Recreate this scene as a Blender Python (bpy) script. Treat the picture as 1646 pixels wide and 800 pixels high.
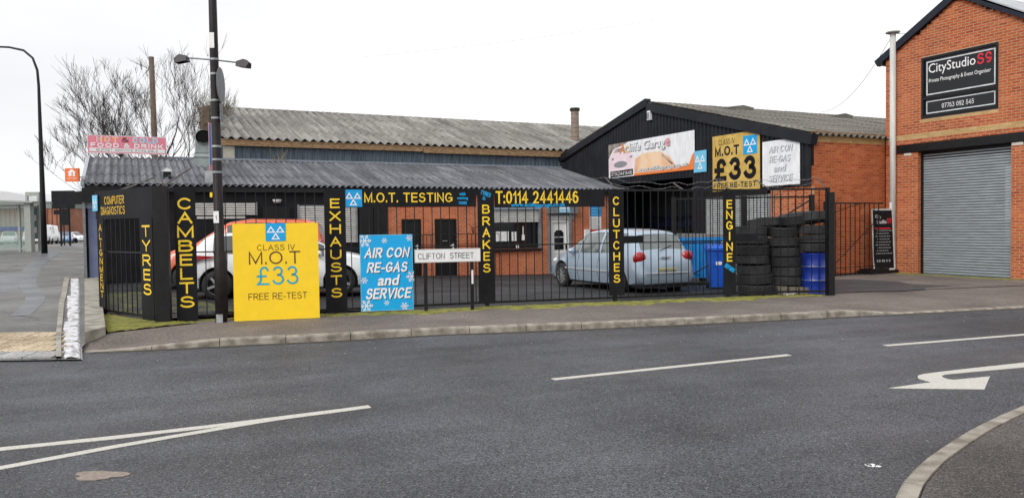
import bpy, math, random
from mathutils import Vector, Matrix
R = math.radians
rnd = random.Random(7)
scene = bpy.context.scene
for o in list(bpy.data.objects): bpy.data.objects.remove(o)
C = scene.collection

# ------------------------------------------------------------------ camera, world, sun, exposure
cam_d = bpy.data.cameras.new('camera'); cam = bpy.data.objects.new('camera', cam_d); C.objects.link(cam)
cam_d.sensor_width = 36; cam_d.lens = 36 * 1235 / 1646; cam_d.clip_start = .1; cam_d.clip_end = 3000
PITCH = math.atan(38 / 1235); ROLL = 0.014
fw = Vector((0, math.cos(PITCH), -math.sin(PITCH))); rt = Vector((1, 0, 0)); up = rt.cross(fw)
r2 = rt * math.cos(ROLL) - up * math.sin(ROLL); u2 = rt * math.sin(ROLL) + up * math.cos(ROLL)
m = Matrix((( r2.x, u2.x, -fw.x, 0), (r2.y, u2.y, -fw.y, 0), (r2.z, u2.z, -fw.z, 1.70), (0, 0, 0, 1)))
cam.matrix_world = m
scene.camera = cam
SUN_EL, SUN_AZ = R(40), R(216)      # azimuth clockwise from +Y: behind the camera, to the left
w = bpy.data.worlds.new('World'); scene.world = w; w.use_nodes = True
nt = w.node_tree; bg = nt.nodes['Background']
sky = nt.nodes.new('ShaderNodeTexSky'); sky.sky_type = 'NISHITA'; sky.sun_disc = False
sky.sun_elevation = SUN_EL; sky.sun_rotation = SUN_AZ; sky.air_density = 1.5; sky.dust_density = 6.0; sky.ozone_density = 1
hs = nt.nodes.new('ShaderNodeHueSaturation'); hs.inputs['Saturation'].default_value = .10
# an even overcast: the clear-sky gradient is mostly replaced by a flat pale cloud layer
mixw = nt.nodes.new('ShaderNodeMixRGB'); mixw.inputs[0].default_value = .72
mixw.inputs[2].default_value = (12.2, 12.25, 12.45, 1)
nt.links.new(sky.outputs[0], hs.inputs['Color']); nt.links.new(hs.outputs[0], mixw.inputs[1])
tc = nt.nodes.new('ShaderNodeTexCoord'); mpw = nt.nodes.new('ShaderNodeMapping'); mpw.inputs['Scale'].default_value = (1, 1, 3.0)
cn = nt.nodes.new('ShaderNodeTexNoise'); cn.inputs['Scale'].default_value = 1.3; cn.inputs['Detail'].default_value = 5
cr = nt.nodes.new('ShaderNodeValToRGB'); cr.color_ramp.elements[0].position = .42; cr.color_ramp.elements[0].color = (8.9 / 12.5, 9.05 / 12.5, 9.35 / 12.5, 1); cr.color_ramp.elements[1].position = .60; cr.color_ramp.elements[1].color = (1.06, 1.06, 1.06, 1)
nt.links.new(tc.outputs['Generated'], mpw.inputs[0]); nt.links.new(mpw.outputs[0], cn.inputs['Vector']); nt.links.new(cn.outputs[0], cr.inputs[0])
mul = nt.nodes.new('ShaderNodeMixRGB'); mul.blend_type = 'MULTIPLY'; mul.inputs[0].default_value = .42; nt.links.new(mixw.outputs[0], mul.inputs[1]); nt.links.new(cr.outputs[0], mul.inputs[2]); nt.links.new(mul.outputs[0], bg.inputs[0]); bg.inputs[1].default_value = .110
sd = bpy.data.lights.new('sun', 'SUN'); so = bpy.data.objects.new('sun', sd); C.objects.link(so)
sd.energy = 1.5; sd.angle = R(24); sd.color = (1, .97, .93)
sdir = Vector((math.sin(SUN_AZ) * math.cos(SUN_EL), math.cos(SUN_AZ) * math.cos(SUN_EL), math.sin(SUN_EL)))
so.rotation_euler = sdir.to_track_quat('Z', 'Y').to_euler(); so.location = (0, -10, 30)
scene.view_settings.view_transform = 'Standard'; scene.view_settings.look = 'None'
scene.view_settings.exposure = 0.0; scene.view_settings.gamma = 1
scene.render.engine = 'CYCLES'

# ------------------------------------------------------------------ materials
MATS = {}
def mat(name, col, rough=.6, metal=0, var=.12, scale=6, bump=0, bscale=60, col2=None, lo=.35, hi=.65, spec=.5, stretch=None, coat=0, alpha=None):
    if name in MATS: return MATS[name]
    M = bpy.data.materials.new(name); M.use_nodes = True; n = M.node_tree.nodes; l = M.node_tree.links
    p = n['Principled BSDF']; p.inputs['Roughness'].default_value = rough; p.inputs['Metallic'].default_value = metal
    p.inputs['Specular IOR Level'].default_value = spec
    if coat: p.inputs['Coat Weight'].default_value = coat; p.inputs['Coat Roughness'].default_value = .05
    geo = n.new('ShaderNodeNewGeometry'); vec = geo.outputs['Position']
    if stretch:
        mp = n.new('ShaderNodeMapping'); mp.inputs['Scale'].default_value = stretch[:3]
        if len(stretch) > 3: mp.inputs['Rotation'].default_value = (0, 0, stretch[3])
        l.new(vec, mp.inputs[0]); vec = mp.outputs[0]
    if var or col2:
        t = n.new('ShaderNodeTexNoise'); t.inputs['Scale'].default_value = scale; t.inputs['Detail'].default_value = 6
        l.new(vec, t.inputs['Vector'])
        rp = n.new('ShaderNodeValToRGB'); rp.color_ramp.elements[0].position = lo; rp.color_ramp.elements[1].position = hi
        c2 = col2 or tuple(min(1, c * (1 + var)) for c in col); c1 = col if col2 else tuple(c * (1 - var) for c in col)
        rp.color_ramp.elements[0].color = (*c1, 1); rp.color_ramp.elements[1].color = (*c2, 1)
        l.new(t.outputs[0], rp.inputs[0]); l.new(rp.outputs[0], p.inputs['Base Color'])
    else: p.inputs['Base Color'].default_value = (*col, 1)
    if bump:
        t2 = n.new('ShaderNodeTexNoise'); t2.inputs['Scale'].default_value = bscale; t2.inputs['Detail'].default_value = 4
        l.new(geo.outputs['Position'], t2.inputs['Vector'])
        b = n.new('ShaderNodeBump'); b.inputs['Strength'].default_value = bump; b.inputs['Distance'].default_value = .01
        l.new(t2.outputs[0], b.inputs['Height']); l.new(b.outputs[0], p.inputs['Normal'])
    MATS[name] = M; return M

def ramp(n, *els):
    r = n.new('ShaderNodeValToRGB'); e = r.color_ramp.elements
    while len(e) < len(els): e.new(.5)
    for i, (p, c) in enumerate(els): e[i].position = p; e[i].color = (*c, 1)
    return r
def tex(n, l, vec, kind='ShaderNodeTexNoise', scale=5., detail=5., rough=.55):
    t = n.new(kind); t.inputs['Scale'].default_value = scale
    if kind == 'ShaderNodeTexNoise': t.inputs['Detail'].default_value = detail; t.inputs['Roughness'].default_value = rough
    l.new(vec, t.inputs['Vector']); return t
def mixc(n, l, mode, fac, a, b):
    x = n.new('ShaderNodeMixRGB'); x.blend_type = mode
    for i, s in ((0, fac), (1, a), (2, b)):
        if hasattr(s, 'links'): l.new(s, x.inputs[i])
        elif isinstance(s, (int, float)): x.inputs[i].default_value = s
        else: x.inputs[i].default_value = (*s, 1)
    return x.outputs[0]

def tarmac(name, base, patch, speck, patch_scale=.25, rlo=.38, rhi=.75, bump=.5, aggr=95., crack=0., spec=.35, fleck=.965, lanes=False):
    M = bpy.data.materials.new(name); M.use_nodes = True; n = M.node_tree.nodes; l = M.node_tree.links
    p = n['Principled BSDF']; g = n.new('ShaderNodeNewGeometry').outputs['Position']; p.inputs['Specular IOR Level'].default_value = spec
    big = tex(n, l, g, scale=patch_scale, detail=6, rough=.6)
    rb = ramp(n, (.36, base), (.66, patch)); l.new(big.outputs[0], rb.inputs[0])
    v = tex(n, l, g, 'ShaderNodeTexVoronoi', scale=aggr)
    rv = ramp(n, (.0, (.25,) * 3), (.45, (.9,) * 3), (1, (1.9,) * 3))
    sp = n.new('ShaderNodeSeparateColor'); l.new(v.outputs['Color'], sp.inputs[0]); l.new(sp.outputs[0], rv.inputs[0])
    c1 = mixc(n, l, 'MULTIPLY', 1., rb.outputs[0], rv.outputs[0])
    f = tex(n, l, g, scale=38, detail=6, rough=.8); rf = ramp(n, (.3, (.68,) * 3), (.7, (1.32,) * 3)); l.new(f.outputs[0], rf.inputs[0])
    c2 = mixc(n, l, 'MULTIPLY', 1., c1, rf.outputs[0])
    if lanes:
        ml = n.new('ShaderNodeMapping'); ml.inputs['Rotation'].default_value = (0, 0, R(-21)); l.new(g, ml.inputs[0])
        m2 = n.new('ShaderNodeMapping'); m2.inputs['Scale'].default_value = (.10, .75, 1); l.new(ml.outputs[0], m2.inputs[0])
        tl = tex(n, l, m2.outputs[0], scale=1.6, detail=4, rough=.6); rl_ = ramp(n, (.32, (.80, .79, .77)), (.5, (1., 1., 1.)), (.68, (1.24, 1.26, 1.32))); l.new(tl.outputs[0], rl_.inputs[0])
        c2 = mixc(n, l, 'MULTIPLY', 1., c2, rl_.outputs[0])
    v2 = tex(n, l, g, 'ShaderNodeTexVoronoi', scale=aggr * .8)
    sp2 = n.new('ShaderNodeSeparateColor'); l.new(v2.outputs['Color'], sp2.inputs[0])
    r3 = ramp(n, (fleck, (0,) * 3), (min(1, fleck + .03), (1,) * 3)); l.new(sp2.outputs[1], r3.inputs[0])
    c3 = mixc(n, l, 'MIX', r3.outputs[0], c2, speck)
    if crack:
        d = tex(n, l, g, scale=1.3, detail=5); md = n.new('ShaderNodeVectorMath'); md.operation = 'ADD'
        l.new(g, md.inputs[0]); l.new(d.outputs['Color'], md.inputs[1])
        vc = n.new('ShaderNodeTexVoronoi'); vc.feature = 'DISTANCE_TO_EDGE'; vc.inputs['Scale'].default_value = crack; l.new(md.outputs[0], vc.inputs['Vector'])
        rc = ramp(n, (.0, (1,) * 3), (.012, (0,) * 3)); l.new(vc.outputs[0], rc.inputs[0])
        c3 = mixc(n, l, 'MIX', rc.outputs[0], c3, tuple(b * .35 for b in base))
    l.new(c3, p.inputs['Base Color'])
    rr = n.new('ShaderNodeMapRange'); rr.inputs['From Min'].default_value = .35; rr.inputs['From Max'].default_value = .65
    rr.inputs['To Min'].default_value = rhi; rr.inputs['To Max'].default_value = rlo
    b3 = tex(n, l, g, scale=patch_scale * 1.7, detail=6, rough=.6); l.new(b3.outputs[0], rr.inputs[0]); l.new(rr.outputs[0], p.inputs['Roughness'])
    b = n.new('ShaderNodeBump'); b.inputs['Strength'].default_value = bump; b.inputs['Distance'].default_value = .006
    l.new(v.outputs['Distance'], b.inputs['Height']); l.new(b.outputs[0], p.inputs['Normal'])
    MATS[name] = M; return M

def brickmat(name, cols, dirt=.25):
    M = bpy.data.materials.new(name); M.use_nodes = True; n = M.node_tree.nodes; l = M.node_tree.links
    p = n['Principled BSDF']; p.inputs['Roughness'].default_value = .9; p.inputs['Specular IOR Level'].default_value = .15
    g = n.new('ShaderNodeNewGeometry'); oi = n.new('ShaderNodeObjectInfo')
    ad = n.new('ShaderNodeMath'); ad.operation = 'ADD'; l.new(g.outputs['Random Per Island'], ad.inputs[0]); l.new(oi.outputs['Random'], ad.inputs[1])
    fr = n.new('ShaderNodeMath'); fr.operation = 'FRACT'; l.new(ad.outputs[0], fr.inputs[0])
    r = ramp(n, *[(i / (len(cols) - 1), c) for i, c in enumerate(cols)]); l.new(fr.outputs[0], r.inputs[0])
    t = tex(n, l, g.outputs['Position'], scale=40, detail=4); rt_ = ramp(n, (.3, (.75,) * 3), (.7, (1.15,) * 3)); l.new(t.outputs[0], rt_.inputs[0])
    c = mixc(n, l, 'MULTIPLY', 1., r.outputs[0], rt_.outputs[0])
    t2 = tex(n, l, g.outputs['Position'], scale=.9, detail=6); r2_ = ramp(n, (.35, (1 - dirt,) * 3), (.65, (1.06,) * 3)); l.new(t2.outputs[0], r2_.inputs[0])
    c = mixc(n, l, 'MULTIPLY', 1., c, r2_.outputs[0]); l.new(c, p.inputs['Base Color'])
    b = n.new('ShaderNodeBump'); b.inputs['Strength'].default_value = .4; b.inputs['Distance'].default_value = .004
    l.new(t.outputs[0], b.inputs['Height']); l.new(b.outputs[0], p.inputs['Normal'])
    MATS[name] = M; return M

def brick_texture(name, c1, c2, mortar, axis_rot):
    """far brickwork: a procedural brick pattern laid along a wall turned by axis_rot"""
    M = bpy.data.materials.new(name); M.use_nodes = True; n = M.node_tree.nodes; l = M.node_tree.links
    p = n['Principled BSDF']; p.inputs['Roughness'].default_value = .85
    g = n.new('ShaderNodeNewGeometry').outputs['Position']
    mp = n.new('ShaderNodeMapping'); mp.inputs['Rotation'].default_value = (0, 0, -axis_rot); l.new(g, mp.inputs[0])
    s = n.new('ShaderNodeSeparateXYZ'); l.new(mp.outputs[0], s.inputs[0]); cb = n.new('ShaderNodeCombineXYZ')
    l.new(s.outputs[0], cb.inputs[0]); l.new(s.outputs[2], cb.inputs[1])
    br = n.new('ShaderNodeTexBrick'); l.new(cb.outputs[0], br.inputs['Vector'])
    br.inputs['Color1'].default_value = (*c1, 1); br.inputs['Color2'].default_value = (*c2, 1); br.inputs['Mortar'].default_value = (*mortar, 1)
    br.inputs['Scale'].default_value = 1; br.inputs['Brick Width'].default_value = .225; br.inputs['Row Height'].default_value = .075
    br.inputs['Mortar Size'].default_value = .007; br.inputs['Mortar Smooth'].default_value = .2
    t = tex(n, l, g, scale=.8, detail=6); r = ramp(n, (.3, (.72,) * 3), (.7, (1.12,) * 3)); l.new(t.outputs[0], r.inputs[0])
    l.new(mixc(n, l, 'MULTIPLY', 1., br.outputs[0], r.outputs[0]), p.inputs['Base Color'])
    b = n.new('ShaderNodeBump'); b.inputs['Strength'].default_value = .6; b.inputs['Distance'].default_value = .008; b.invert = True
    l.new(br.outputs['Fac'], b.inputs['Height']); l.new(b.outputs[0], p.inputs['Normal'])
    MATS[name] = M; return M

def roofmat(name, a, b_, c, rot):
    """weathered asbestos-cement: streaks run down the slope (across axis_rot)"""
    M = bpy.data.materials.new(name); M.use_nodes = True; n = M.node_tree.nodes; l = M.node_tree.links
    p = n['Principled BSDF']; p.inputs['Roughness'].default_value = .9
    g = n.new('ShaderNodeNewGeometry'); pos = g.outputs['Position']
    mp = n.new('ShaderNodeMapping'); mp.inputs['Rotation'].default_value = (0, 0, -rot); l.new(pos, mp.inputs[0])
    mp2 = n.new('ShaderNodeMapping'); mp2.inputs['Scale'].default_value = (6.5, .35, .35); l.new(mp.outputs[0], mp2.inputs[0])
    t = tex(n, l, mp2.outputs[0], scale=1, detail=8, rough=.7); r = ramp(n, (.25, a), (.5, b_), (.76, c)); l.new(t.outputs[0], r.inputs[0])
    t2 = tex(n, l, pos, scale=18, detail=6, rough=.75); rr = ramp(n, (.3, (.78,) * 3), (.7, (1.18,) * 3)); l.new(t2.outputs[0], rr.inputs[0])
    t3 = tex(n, l, pos, scale=.45, detail=4); r3 = ramp(n, (.3, (.75,) * 3), (.7, (1.2,) * 3)); l.new(t3.outputs[0], r3.inputs[0])
    oi = n.new('ShaderNodeObjectInfo'); ro = ramp(n, (0, (.90,) * 3), (1, (1.08,) * 3)); l.new(oi.outputs['Random'], ro.inputs[0])
    c_ = mixc(n, l, 'MULTIPLY', 1., r.outputs[0], rr.outputs[0]); c_ = mixc(n, l, 'MULTIPLY', 1., c_, r3.outputs[0]); c_ = mixc(n, l, 'MULTIPLY', 1., c_, ro.outputs[0])
    l.new(c_, p.inputs['Base Color']); MATS[name] = M; return M

def paint_marking():
    M = bpy.data.materials.new('road_paint'); M.use_nodes = True; n = M.node_tree.nodes; l = M.node_tree.links
    p = n['Principled BSDF']; p.inputs['Roughness'].default_value = .75
    g = n.new('ShaderNodeNewGeometry').outputs['Position']
    t = tex(n, l, g, scale=55, detail=6, rough=.75); r = ramp(n, (.34, (.15, .145, .14)), (.44, (.52, .50, .45)), (.8, (.64, .62, .57))); l.new(t.outputs[0], r.inputs[0])
    l.new(r.outputs[0], p.inputs['Base Color']); MATS['road_paint'] = M; return M

TH = math.atan(.5)
m_road = tarmac('asphalt', (.044, .044, .048), (.088, .091, .103), (.21, .21, .21), .30, .42, .78, .6, 105., fleck=.972, lanes=True)
m_pave = tarmac('pavement_tarmac', (.105, .088, .078), (.185, .158, .138), (.26, .24, .22), .5, .6, .85, .35, 130., crack=.0)
m_pave2 = tarmac('side_pavement_tarmac', (.092, .089, .084), (.155, .148, .14), (.26, .25, .24), .35, .32, .62, .3, 130., crack=.28)
m_yard = tarmac('yard_tarmac', (.024, .024, .026), (.045, .045, .048), (.16, .16, .16), .4, .5, .8, spec=.15)
m_patch = tarmac('dark_patch_tarmac', (.045, .046, .05), (.065, .066, .07), (.15, .15, .15), .8, .4, .7)
m_paint = paint_marking()
m_kerb = mat('kerb_concrete', (.17, .145, .115), .88, scale=6, col2=(.37, .335, .28), bump=.5, bscale=80)
m_conc = mat('old_concrete', (.20, .185, .15), .9, scale=4, col2=(.40, .38, .33), bump=.5, bscale=60)
m_white_lime = mat('limewashed_stone', (.30, .29, .28), .8, scale=7, col2=(.64, .64, .66), lo=.36, hi=.5, bump=.5, bscale=40)
m_moss = mat('moss', (.10, .095, .03), .95, scale=6, col2=(.23, .225, .032), lo=.32, hi=.58, bump=.9, bscale=45)
m_black = mat('black_gloss_paint', (.008, .008, .009), .42, var=.3, scale=9, spec=.3)
m_blackboard = mat('black_board', (.008, .008, .010), .6, var=.4, scale=3, spec=.22)
m_steel = mat('galvanised_steel', (.36, .37, .38), .45, .6, var=.2, scale=8)
m_grey = mat('grey_metal', (.22, .23, .24), .5, .3, var=.15)
m_shutter = mat('shutter_slat', (.32, .36, .38), .42, .15, var=.12, scale=3, stretch=(1, 1, 6))
m_shutter_w = mat('pale_shutter', (.50, .49, .46), .5, .1, var=.12, scale=4)
m_clad = mat('black_cladding', (.012, .013, .018), .55, .0, var=.3, scale=2, spec=.3)
m_clad2 = mat('blue_grey_cladding', (.075, .10, .125), .6, .1, var=.3, scale=2.5, stretch=(3, 3, .4))
m_buff = brickmat('buff_paver', [(.36, .29, .20), (.50, .41, .29), (.60, .50, .37)], .2)
m_grey_paver = brickmat('pale_paver', [(.30, .30, .29), (.45, .45, .45)], .25)
m_brick = brickmat('red_brick', [(.36, .082, .030), (.48, .12, .042), (.53, .145, .052), (.43, .105, .036), (.58, .175, .07)], .2)
m_brick_y = brickmat('buff_brick', [(.50, .32, .12), (.56, .37, .15), (.60, .42, .19)], .15)
m_mortar = mat('mortar', (.45, .30, .20), .95, var=.15, scale=20)
m_brick_far = brick_texture('brick_wall_far', (.46, .10, .034), (.58, .15, .05), (.50, .33, .22), TH)
m_roof_lo = roofmat('roof_dark', (.055, .06, .07), (.12, .125, .14), (.30, .31, .33), TH)
m_roof_hi = roofmat('roof_pale', (.10, .09, .078), (.21, .20, .182), (.42, .41, .39), TH)
m_roof_g = roofmat('roof_mossy', (.08, .075, .06), (.15, .14, .12), (.26, .25, .23), TH + math.pi / 2)
m_wood = mat('weathered_timber', (.16, .09, .045), .85, scale=6, col2=(.36, .23, .12), stretch=(1, 1, 5))
m_pole_wood = mat('pole_timber', (.085, .06, .045), .9, scale=5, col2=(.15, .11, .085), stretch=(4, 4, .5))
m_white = mat('white_paint', (.78, .78, .77), .5, var=.05)
m_upvc = mat('white_upvc', (.75, .75, .74), .3, var=.04)
m_glass = mat('dark_glass', (.012, .013, .016), .05, var=.0, spec=.35)
m_cglass = mat('car_glass', (.035, .04, .04), .05, var=0, spec=1., coat=.5)
m_rglass = mat('car_glass_lightened', (.10, .125, .118), .07, var=.25, scale=3, spec=1., coat=.6)  # base colour lifted to paint in sky reflection and light seen through
m_rubber = mat('rubber', (.018, .018, .019), .75, var=.3, scale=14, bump=.3)
m_rubber2 = mat('old_rubber', (.030, .030, .031), .8, var=.4, scale=5, bump=.4, bscale=40)
m_alloy = mat('alloy', (.55, .56, .57), .3, .7, var=.05)
m_yel = mat('letter_yellow', (.95, .62, .025), .45, var=.08, scale=20)
m_yel_dirty = mat('letter_yellow_dirty', (.62, .36, .03), .6, scale=25, col2=(.85, .55, .05))
m_ybrd = mat('yellow_board', (.93, .62, .012), .35, var=.03)
m_cyan = mat('print_cyan', (.0, .34, .72), .4, var=.05)
m_bblue = mat('print_blue', (.0, .37, .75), .35, var=.03)
m_pblue = mat('print_pale_blue', (.16, .52, .76), .45, var=.06)
m_lblue = mat('letter_blue', (.02, .25, .62), .5, var=.1)
m_ptext = mat('print_dark', (.06, .015, .01), .5, var=0)
m_pwhite = mat('print_white', (.85, .85, .85), .4, var=.02)
m_pgrey = mat('print_grey', (.25, .26, .27), .5, var=0)
m_pblack = mat('print_black', (.008, .008, .009), .5, var=0, spec=.2)
m_pred = mat('print_red', (.62, .02, .03), .45, var=0)
m_gold = mat('gold_board', (.52, .34, .08), .6, scale=3, col2=(.66, .46, .13), spec=.25)
m_vinyl = mat('white_vinyl', (.74, .75, .77), .35, scale=2.5, col2=(.86, .87, .89), stretch=(1, 3, 1))
m_pink = mat('print_pink', (.78, .32, .37), .45, var=.06)
m_orange = mat('print_orange', (.80, .22, .05), .45, var=.05)
m_bluewall = mat('blue_render', (.13, .16, .27), .85, scale=3, col2=(.17, .20, .32), bump=.5, bscale=30)
m_bin = mat('bin_blue', (.01, .10, .55), .4, var=.15)
m_bin2 = mat('bin_light_blue', (.015, .24, .62), .4, var=.12)
m_drum = mat('drum_blue', (.006, .03, .26), .3, var=.25, scale=6)
m_branch = mat('bark', (.04, .028, .026), .9, var=.3, scale=8)
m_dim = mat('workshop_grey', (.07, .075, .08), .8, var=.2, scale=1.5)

# ------------------------------------------------------------------ mesh helpers
class MB:
    def __init__(s): s.v = []; s.f = []; s.m = []; s.mi = 0
    def face(s, pts):
        k = len(s.v); s.v += [tuple(p) for p in pts]; s.f.append(tuple(range(k, k + len(pts)))); s.m.append(s.mi)
    def box(s, x0, x1, y0, y1, z0, z1, M=None):
        k = len(s.v)
        vs = [(x0, y0, z0), (x1, y0, z0), (x1, y1, z0), (x0, y1, z0), (x0, y0, z1), (x1, y0, z1), (x1, y1, z1), (x0, y1, z1)]
        if M is not None: vs = [tuple(M @ Vector(p)) for p in vs]
        s.v += vs
        for q in ((0, 3, 2, 1), (4, 5, 6, 7), (0, 1, 5, 4), (1, 2, 6, 5), (2, 3, 7, 6), (3, 0, 4, 7)):
            s.f.append(tuple(k + i for i in q)); s.m.append(s.mi)
        return s
    def prism_xz(s, poly, y0, y1):
        k = len(s.v); n = len(poly)
        s.v += [(x, y0, z) for x, z in poly] + [(x, y1, z) for x, z in poly]
        s.f.append(tuple(range(k, k + n))); s.f.append(tuple(range(k + 2 * n - 1, k + n - 1, -1))); s.m += [s.mi] * 2
        for i in range(n):
            j = (i + 1) % n; s.f.append((k + i, k + n + i, k + n + j, k + j)); s.m.append(s.mi)
        return s
    def prism_xy(s, poly, z0, z1):
        k = len(s.v); n = len(poly)
        s.v += [(x, y, z0) for x, y in poly] + [(x, y, z1) for x, y in poly]
        s.f.append(tuple(range(k + n - 1, k - 1, -1))); s.f.append(tuple(range(k + n, k + 2 * n))); s.m += [s.mi] * 2
        for i in range(n):
            j = (i + 1) % n; s.f.append((k + i, k + j, k + n + j, k + n + i)); s.m.append(s.mi)
        return s
    def tube(s, pts, r, n=8, caps=True):
        pts = [Vector(p) for p in pts]; rs = r if isinstance(r, (list, tuple)) else [r] * len(pts)
        k = len(s.v); px = None
        for i, p in enumerate(pts):
            d = (pts[min(i + 1, len(pts) - 1)] - pts[max(i - 1, 0)]).normalized()
            if px is None: px = d.orthogonal().normalized()
            px = (px - d * px.dot(d)); px = px.normalized() if px.length > 1e-6 else d.orthogonal().normalized()
            py = d.cross(px)
            for j in range(n):
                a = 2 * math.pi * j / n; s.v.append(tuple(p + (px * math.cos(a) + py * math.sin(a)) * rs[i]))
        for i in range(len(pts) - 1):
            for j in range(n):
                a = k + i * n + j; b = k + i * n + (j + 1) % n
                s.f.append((a, b, b + n, a + n)); s.m.append(s.mi)
        if caps:
            s.f.append(tuple(k + j for j in reversed(range(n)))); s.f.append(tuple(k + (len(pts) - 1) * n + j for j in range(n))); s.m += [s.mi] * 2
        return s
    def lathe(s, prof, n=24, axis='z', c=(0, 0, 0), closed=False):
        """prof: (radius, height) pairs turned round the axis through c"""
        k = len(s.v); q = len(prof)
        for j in range(n):
            a = 2 * math.pi * j / n; ca, sa = math.cos(a), math.sin(a)
            for (r_, h) in prof:
                if axis == 'z': s.v.append((c[0] + r_ * ca, c[1] + r_ * sa, c[2] + h))
                elif axis == 'y': s.v.append((c[0] + r_ * ca, c[1] + h, c[2] + r_ * sa))
                else: s.v.append((c[0] + h, c[1] + r_ * ca, c[2] + r_ * sa))
        for j in range(n):
            jj = (j + 1) % n
            for i in range(q if closed else q - 1):
                ii = (i + 1) % q
                s.f.append((k + j * q + i, k + jj * q + i, k + jj * q + ii, k + j * q + ii)); s.m.append(s.mi)
        return s
    def mesh(s, name, mats, smooth=False, off=(0, 0, 0)):
        me = bpy.data.meshes.new(name)
        me.from_pydata([(x - off[0], y - off[1], z - off[2]) for x, y, z in s.v], [], s.f)
        if not isinstance(mats, (list, tuple)): mats = [mats]
        for q in mats: me.materials.append(q)
        me.polygons.foreach_set('material_index', s.m)
        if smooth: me.polygons.foreach_set('use_smooth', [True] * len(s.f))
        me.update(); return me
    def build(s, name, mats, parent=None, loc=(0, 0, 0), rz=0, smooth=False, off=None):
        if off is None: off = tuple(parent['off']) if parent is not None and 'off' in parent else (0, 0, 0)
        return link(name, s.mesh(name, mats, smooth, off), parent, loc, rz)
def link(name, me, parent=None, loc=(0, 0, 0), rz=0):
    o = bpy.data.objects.new(name, me); C.objects.link(o)
    if parent is not None: o.parent = parent
    o.location = loc; o.rotation_euler = (0, 0, rz) if not isinstance(rz, tuple) else rz
    return o
def tag(o, label=None, cat=None, group=None, kind=None):
    if label: o['label'] = label
    if cat: o['category'] = cat
    if group: o['group'] = group
    if kind: o['kind'] = kind
    return o
def thing(name, label, cat, loc=(0, 0, 0), rz=0, group=None):
    o = bpy.data.objects.new(name, None); C.objects.link(o); o.location = loc; o.rotation_euler = (0, 0, rz) if not isinstance(rz, tuple) else rz
    o.empty_display_size = .2
    return tag(o, label, cat, group)
cA, sA = math.cos(TH), math.sin(TH)
def W(a, b, z=0): return (a * cA - b * sA, a * sA + b * cA, z)     # site frame (along a, back b) to world
def site(name, label, cat, a, b, z=0, group=None):
    o = thing(name, label, cat, W(a, b, z), TH, group); o['off'] = (a, b, z); return o
def copy_tree(o, parent=None):
    c = o.copy(); C.objects.link(c); c.parent = parent
    for ch in list(o.children): copy_tree(ch, c)
    return c
def structure(name, mb, mats, smooth=False): return tag(mb.build(name, mats, smooth=smooth), kind='structure')

_tc = {}
def text_raw(body, bold=0., spacing=1., line=1.):
    key = (body, bold, spacing, line)
    if key not in _tc:
        cu = bpy.data.curves.new('t', 'FONT'); cu.body = body; cu.offset = bold; cu.space_character = spacing; cu.space_line = line; cu.extrude = .0; cu.resolution_u = 3
        ob = bpy.data.objects.new('t', cu); me = bpy.data.meshes.new_from_object(ob)
        vs = [tuple(v.co) for v in me.vertices]; fs = [tuple(p.vertices) for p in me.polygons]
        bpy.data.objects.remove(ob); bpy.data.curves.remove(cu); bpy.data.meshes.remove(me)
        _tc[key] = (vs, fs)
    return _tc[key]
def _arc(cx, cy, rx, ry, a0, a1, n=10): return [(cx + rx * math.cos(R(a0 + (a1 - a0) * i / n)), cy + ry * math.sin(R(a0 + (a1 - a0) * i / n))) for i in range(n + 1)]
_S = _arc(.5, .75, .43, .25, 28, 180, 10) + _arc(.5, .75, .43, .23, 180, 262, 5)[1:] + _arc(.5, .27, .5, .27, 82, 0, 6)[0:] + _arc(.5, .27, .5, .27, 0, -158, 10)[1:]
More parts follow.
